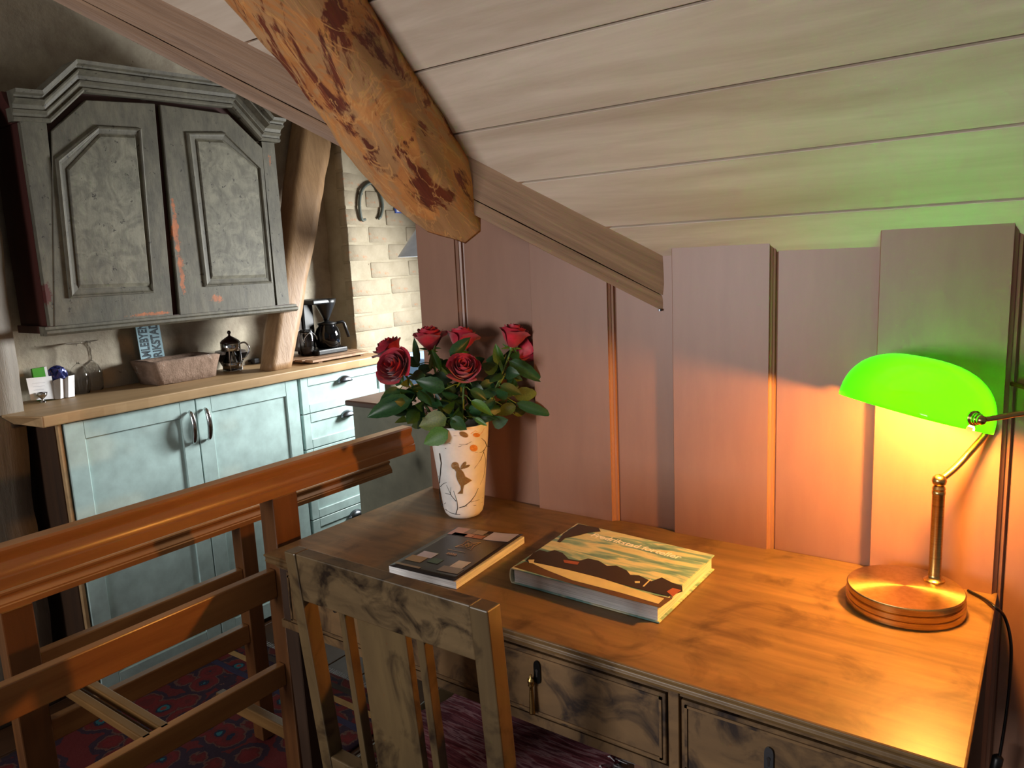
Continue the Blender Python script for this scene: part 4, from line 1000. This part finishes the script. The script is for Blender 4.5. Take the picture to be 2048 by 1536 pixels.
# wine glasses upside down
def wineglass(x, y, lab, first=None):
    p = ct(x, y)
    g = thing('wine_glass', lab, 'glass', tuple(p), 'upturned wine glasses on the worktop', world=False)
    if first is None:
        MB().lathe([(.026, 0), (.030, .02), (.033, .045), (.031, .07), (.022, .092), (.008, .104), (.004, .108)]+[(.002, .106), (.007, .1025), (.021, .0905), (.0295, .07), (.0315, .045), (.0285, .02), (.0248, 0), (.026, 0)], (0, 0, 0), 28).build('bowl', M['glass'], g, True)
        MB().lathe([(.0035, .108), (.003, .12), (.003, .165), (.0045, .172)], (0, 0, 0), 12, True).build('glass_stem', M['glass'], g, True)
        MB().lathe([(0, .172), (.004, .172), (.028, .177), (.031, .178), (.031, .1795), (0, .1795)], (0, 0, 0), 28).build('foot', M['glass'], g, True)
    else:
        for c_ in first.children:
            q = c_.copy(); C.objects.link(q); q.parent = g
    return g
w1 = wineglass(164, 786, 'left one of the two upturned wine glasses, next to the folded white paper'); bpy.context.view_layer.update()
wineglass(191, 779, 'right one of the two upturned wine glasses, nearer the trough', w1)
# papers, packet, egg cup
def slab(name, x0, x1, x2, x3, xpl, th, mat, root):
    P = [at(*p, 0, xpl) for p in (x0, x1, x2, x3)]; return MB().prism(P, (-th, 0, 0)).build(name, mat, root)
pc = thing('white_card', 'white card with faint pencil writing propped up at the worktop left end', 'card', (-2.74, 1.13, CT))
P = [at(52, 757, 0, -2.745), at(103, 752, 0, -2.745), at(112, 797, 0, -2.728), at(62, 801, 0, -2.728)]
for k in (2, 3): P[k].z = max(P[k].z, CT+.001)
MB().prism(P, (-.0008, 0, 0)).build('card_sheet', M['white'], pc)
M['pencil'] = plain('pencil_line', 'a9a6b0', .8)
for k in range(4):
    a_ = P[0].lerp(P[3], .25+.15*k).lerp(P[1].lerp(P[2], .25+.15*k), .2); b_ = P[0].lerp(P[3], .25+.15*k).lerp(P[1].lerp(P[2], .25+.15*k), .7-.05*k)
    MB().tube([a_+Vector((.0006, 0, 0)), b_+Vector((.0006, 0, 0))], .0004, 4).build('written_line', M['pencil'], pc)
gc = thing('green_packet', 'bright green and white packet standing behind the white card', 'packet', (-2.77, 1.16, CT))
M['green'] = plain('bright_green_print', '3f9a1c', .5)
P = [at(64, 738, 0, -2.765), at(88, 734, 0, -2.765), at(96, 770, 0, -2.765), at(72, 775, 0, -2.765)]
k_ = (CT+.001-P[3].z); P[2].z += k_; P[3].z = CT+.001; P[2].z = CT+.001
MB().prism(P, (-.012, 0, 0)).build('packet_body', M['green'], gc)
P = [at(88, 734, 0, -2.765), at(93, 733, 0, -2.765), at(103, 770, 0, -2.765), at(97, 771, 0, -2.765)]; P[2].z = P[3].z = CT+.001
MB().prism(P, (-.012, 0, 0)).build('packet_side', M['white'], gc)
def crumple(name, lab, cat, cx, cy, xpl, wy, wz, mat, seed, dx=.03):
    p = at(cx, cy, 0, xpl); g = thing(name, lab, cat, (p.x, p.y, CT))
    bm = bmesh.new(); bmesh.ops.create_icosphere(bm, subdivisions=3, radius=1)
    for v in bm.verts:
        n = v.co.normalized(); h = 1+.28*noise.noise(n*3+Vector((seed, 0, 0)))+.10*noise.noise(n*9)
        v.co = Vector((p.x+n.x*dx*h, p.y+n.y*wy*h, max(CT+.001, p.z+n.z*wz*h)))
    me = bpy.data.meshes.new('m'); bm.to_mesh(me); bm.free(); link('bag_body', me, mat, g); return g
t = NT('blue_foil'); v = t.coords(); n = t.noise(v, 30, 4, .7, 1); t.col(t.ramp(n, [(.4, srgb('1f2550')), (.55, srgb('2c3470')), (.6, srgb('8a6a4a')), (.68, srgb('6a2a4a')), (.75, srgb('1c2048'))])); t.set(Roughness=.25, Metallic=.4); M['foil'] = t.m
crumple('foil_bag', 'crumpled dark blue foil snack bag behind the folded white paper', 'bag', 114, 752, -2.775, .034, .034, M['foil'], 3, .018)
fp = thing('folded_paper', 'folded white paper bag standing between the card and the wine glasses', 'paper', (-2.75, 1.2, CT))
P0 = [(108, 762), (118, 757), (128, 759), (134, 753), (144, 750)]; P1 = [(112, 799), (120, 801), (128, 796), (136, 793), (144, 787)]
V = []; 
for i, (a_, b_) in enumerate(zip(P0, P1)):
    dx = (-.0, .008, -.002, .008, .0)[i]; p = at(*a_, 0, -2.745+dx); q_ = at(*b_, 0, -2.735+dx); q_.z = CT+.001; V += [p, q_]
F = [(2*i, 2*i+1, 2*i+3, 2*i+2) for i in range(4)]
o = link('paper_sheet', mesh(V, F), M['white'], fp); sm = o.modifiers.new('s', 'SOLIDIFY'); sm.thickness = .010; sm.offset = -1
eg = thing('egg_cup', 'small shiny metal egg cup in front of the white card', 'cup', tuple(at(86, 805, 2, CT)))
MB().lathe([(0, 0), (.011, 0), (.010, .003), (.004, .006), (.003, .012), (.008, .016), (.0155, .024), (.017, .034), (.0155, .034), (.012, .024), (0, .019)], eg.location, 24).build('cup_body', M['chrome'], eg, True)
# patterned packet right of trough
pk = thing('striped_packet', 'small green and white striped packet right of the trough', 'packet', tuple(ct(410, 750)))
p = ct(408, 752); t = NT('striped_print'); v = t.coords((1, 1, 1), rot=(.9, 0, 0)); wv = t.n('ShaderNodeTexWave', i={'Scale': 40.0}); t.l(v, wv.inputs[0]); t.col(t.ramp(wv.outputs[1], [(.45, srgb('2d5a3c')), (.55, srgb('d5dcd5'))])); t.set(Roughness=.5)
P = [Vector((p.x, p.y-.012, CT+.001)), Vector((p.x, p.y+.02, CT+.001)), Vector((p.x-.01, p.y+.042, CT+.06)), Vector((p.x-.01, p.y-.005, CT+.068))]
MB().prism(P, (-.02, 0, 0)).build('packet_body', t.m, pk)
# square dark bowl with napkins
sb_ = thing('square_bowl', 'tapered dark square bowl of white napkins behind the coffee press', 'bowl', (-2.76, 1.80, CT))
c0 = Vector((-2.752, 1.815, CT)); 
def sq(r, z, a=.6): return [c0+Vector((r*math.cos(a+PI/2*k)*.8, r*math.sin(a+PI/2*k), z)) for k in range(4)]
MB().loft([sq(.036, .001), sq(.052, .03), sq(.080, .070), sq(.076, .070), sq(.05, .032)]).build('bowl_body', M['black'], sb_)
MB().loft([sq(.055, .034), sq(.075, .069), sq(.070, .080), sq(.03, .088)]).build('napkins', M['white'], sb_)
# french press
fpz = ct(466, 741); fpz.x -= .0
fr_ = thing('french_press', 'chrome and glass french press coffee maker with dark lid', 'coffee press', tuple(fpz))
MB().lathe([(0, .004), (.034, .004), (.036, .006), (.036, .108), (.0355, .108), (.0345, .108), (.0345, .008), (0, .008)], fpz, 32).build('beaker', M['glass'], fr_, True)
MB().lathe([(.0375, .082), (.039, .084), (.039, .112), (.0375, .114), (.0365, .112), (.0365, .084), (.0375, .082)], fpz, 32).build('collar', M['chrome'], fr_, True)
MB().lathe([(0, 0), (.038, 0), (.038, .003), (0, .004)], fpz, 32).build('foot_ring', M['chrome'], fr_, True)
MB().lathe([(.0365, .012), (.038, .013), (.038, .034), (.0365, .036), (.0362, .034), (.0362, .013), (.0365, .012)], fpz, 32).build('lower_band', M['chrome'], fr_, True)
MB().lathe([(0, .114), (.039, .114), (.0395, .117), (.032, .126), (.016, .137), (.005, .143), (.004, .150), (.007, .153), (.0075, .159), (.004, .164), (0, .165)], fpz, 28).build('lid', plain('dark_brown_lid', '2a1712', .3), fr_, True)
MB().lathe([(0, .04), (.033, .04), (.033, .044), (0, .044)], fpz, 24).build('plunger', M['chrome'], fr_, True)
for k in range(4):
    a_ = PI/4+PI/2*k; MB().tube([fpz+Vector((.0375*math.cos(a_), .0375*math.sin(a_), .002)), fpz+Vector((.0375*math.cos(a_), .0375*math.sin(a_), .084))], .0016, 6).build('frame_bar', M['chrome'], fr_)
hd = Vector((.25, .97, 0)).normalized(); MB().tube(spline([fpz+hd*.036+Vector((0, 0, .106)), fpz+hd*.058+Vector((0, 0, .110)), fpz+hd*.074+Vector((0, 0, .092)), fpz+hd*.074+Vector((0, 0, .070)), fpz+hd*.058+Vector((0, 0, .050)), fpz+hd*.038+Vector((0, 0, .044))], 6), .0038, 8).build('handle', M['chrome'], fr_, True)
pl_ = thing('power_plug', 'small black plug lying left of the leaning post', 'plug', tuple(ct(511, 728)))
p = pl_.location.copy(); bev(MB().box(p.x-.012, p.x+.012, p.y-.016, p.y+.016, CT+.0005, CT+.026).build('plug_body', M['black'], pl_), .006, 2)
MB().tube([p+Vector((0, 0, .018)), p+Vector((-.03, -.03, .014)), p+Vector((-.05, -.06, .004))], .003, 6).build('plug_cable', M['black'], pl_, True)
# slatted board with jar and coffee machine
bd = thing('slatted_board', 'round-ended slatted wooden board under the coffee machine', 'board', tuple(ct(670, 715)))
BP = [ct(590, 733), ct(622, 731), ct(690, 718), ct(748, 706)]
y0_, y1_ = 2.02, 2.40; xa, xb = -2.785, -2.505
for k in range(5):
    x0_ = xa+(xb-xa)*k/5+.003; x1_ = xa+(xb-xa)*(k+1)/5-.003; e_ = .045*abs(k-2)/2*abs(k-2)/2
    bev(MB().box(x0_, x1_, y0_+e_*.3, y1_-e_, CT+.008, CT+.018).build('slat', M['counterd'] if 'counterd' in M else M['valley'], bd), .002, 1)
for yy in (y0_+.06, y1_-.08): MB().box(xa+.02, xb-.02, yy, yy+.02, CT+.0005, CT+.008).build('batten', M['valley'], bd)
BT = CT+.0185
jr = thing('clip_jar', 'clear glass clip-top jar with a little dark coffee in the bottom', 'jar', tuple(at(617, 711, 2, BT)))
p = jr.location.copy()
MB().lathe([(0, .0005), (.030, .0005), (.033, .004), (.033, .088), (.028, .098), (.028, .106), (.0265, .106), (.0265, .097), (.031, .087), (.031, .005), (0, .004)], p, 28).build('jar_body', M['glass'], jr, True)
MB().lathe([(0, .106), (.030, .106), (.031, .110), (.026, .116), (0, .117)], p, 28).build('lid', M['glass'], jr, True)
MB().lathe([(0, .0045), (.030, .0045), (.030, .030), (0, .033)], p, 24).build('ground_coffee', M['brownglass'], jr, True)
for s2 in (-1, 1):
    MB().tube(spline([p+Vector((.0, s2*.030, .098)), p+Vector((.012, s2*.036, .088)), p+Vector((.022, s2*.038, .066)), p+Vector((.026, s2*.031, .084)), p+Vector((.029, 0, .108))], 5), .0012, 6).build('wire_clip', M['chrome'], jr, True)
MB().tube([p+Vector((.0285*math.cos(2*PI*k/24), .0285*math.sin(2*PI*k/24), .1)) for k in range(25)], .0012, 6).build('wire_clip', M['chrome'], jr, True)
cm = thing('coffee_machine', 'black filter coffee machine with glass jug standing on the slatted board', 'coffee machine', tuple(at(672, 706, 2, BT)))
p = cm.location.copy(); cx_, cy_ = -2.665, 2.235
bev(MB().box(cx_-.085, cx_+.06, cy_-.085, cy_+.085, BT, BT+.024).build('base_plate', M['black'], cm), .006, 2)
bev(MB().box(cx_-.085, cx_-.02, cy_-.085, cy_-.028, BT+.024, BT+.235).build('tower', M['black'], cm), .006, 2)
bev(MB().box(cx_-.082, cx_-.03, cy_-.125, cy_-.087, BT+.02, BT+.20).build('water_tank', plain('smoked_plastic', '57504c', .15), cm), .006, 2)
bev(MB().box(cx_-.085, cx_+.05, cy_-.085, cy_+.02, BT+.222, BT+.244).build('top_arm', M['black'], cm), .006, 2)
jc = Vector((cx_+.005, cy_+.02, 0))
MB().lathe([(.0, BT+.148), (.013, BT+.148), (.015, BT+.156), (.046, BT+.222), (.050, BT+.242), (.045, BT+.243), (0, BT+.236)], jc, 28).build('filter_cone', M['black'], cm, True)
M['darkglass'] = plain('dark_jug_glass', '08080a', .05)
MB().lathe([(0, BT+.025), (.050, BT+.025), (.056, BT+.032), (.058, BT+.085), (.050, BT+.112), (.040, BT+.122), (.042, BT+.130), (.036, BT+.130), (0, BT+.128)], jc, 32).build('jug', M['darkglass'], cm, True)
MB().lathe([(0, BT+.129), (.043, BT+.129), (.044, BT+.136), (.015, BT+.142), (.012, BT+.147), (0, BT+.147)], jc, 28).build('jug_lid', M['black'], cm, True)
hh = Vector((.25, .97, 0)).normalized(); j0 = jc+Vector((0, 0, BT))
MB().tube([j0+hh*.040+Vector((0, 0, .130)), j0+hh*.078+Vector((0, 0, .134)), j0+hh*.086+Vector((0, 0, .126)), j0+hh*.104+Vector((0, 0, .062))], [.006, .007, .008, .007], 8).build('handle', M['black'], cm, True)
# ---- wall hung pieces on the chimney
hs = thing('iron_horseshoe', 'dark iron horseshoe-like hook hanging open end down on the bright brick chimney', 'horseshoe', tuple(at(740, 400, 0, CX+.012)))
P = spline([at(*q_, 0, CX+.012) for q_ in ((731, 439), (723, 438), (719, 408), (724, 380), (742, 366), (757, 380), (765, 408), (762, 430), (757, 438))], 6)
MB().tube(P, [.006]*3+[.0075]*(len(P)-6)+[.006]*3, 8).build('iron_bar', M['iron'], hs, True)
pn = at(721, 388, 0, CX+.006); MB().tube([pn+Vector((-.006, 0, 0)), pn+Vector((.012, 0, .0))], .005, 8).build('nail', M['iron'], hs)
es = thing('green_exit_sign', 'small lit green sign with white frame just under the hewn rafter', 'sign', tuple(at(800, 410, 0, CX+.01)))
a_ = at(792, 426, 0, CX+.012); z0_, y0_ = a_.z, a_.y
MB().box(CX+.001, CX+.012, y0_, y0_+.14, z0_, z0_+.12).build('sign_case', plain('blue_edge', '4a64b8', .4), es)
sgm = NT('green_lit_panel'); v = sgm.coords(); sgm.col(sgm.ramp(sgm.noise(v, 3), [(.3, srgb('0f9a50')), (.7, srgb('12a858'))])); sgm.b.inputs['Emission Color'].default_value = (.02, .6, .2, 1); sgm.b.inputs['Emission Strength'].default_value = .6
MB().box(CX+.012, CX+.0128, y0_+.006, y0_+.134, z0_+.006, z0_+.114).build('white_frame', M['white'], es)
MB().box(CX+.0128, CX+.0134, y0_+.016, y0_+.124, z0_+.022, z0_+.10).build('lit_panel', sgm.m, es)
# conical pendant lamp half hidden by the pink wall
lc = at(856, 512, 0, -2.30)
pd = thing('cone_pendant', 'pale grey cone lampshade half hidden behind the pink wall end', 'lamp', tuple(lc))
rr_ = (at(804, 505, 0, -2.30)-lc).length*.80
M['lampgrey'] = plain('pale_enamel', 'b4bcc4', .4)
MB().lathe([(rr_, 0), (rr_*1.01, .003), (.02, .155), (.012, .17), (0, .175), (0, .172), (.010, .167), (.017, .152), (rr_*.985, .003), (rr_, 0)], lc, 40).build('lamp_shade', M['lampgrey'], pd, True)
MB().tube([lc+Vector((0, 0, .17)), lc+Vector((0, 0, .60))], .003, 6).build('cable', M['black'], pd)
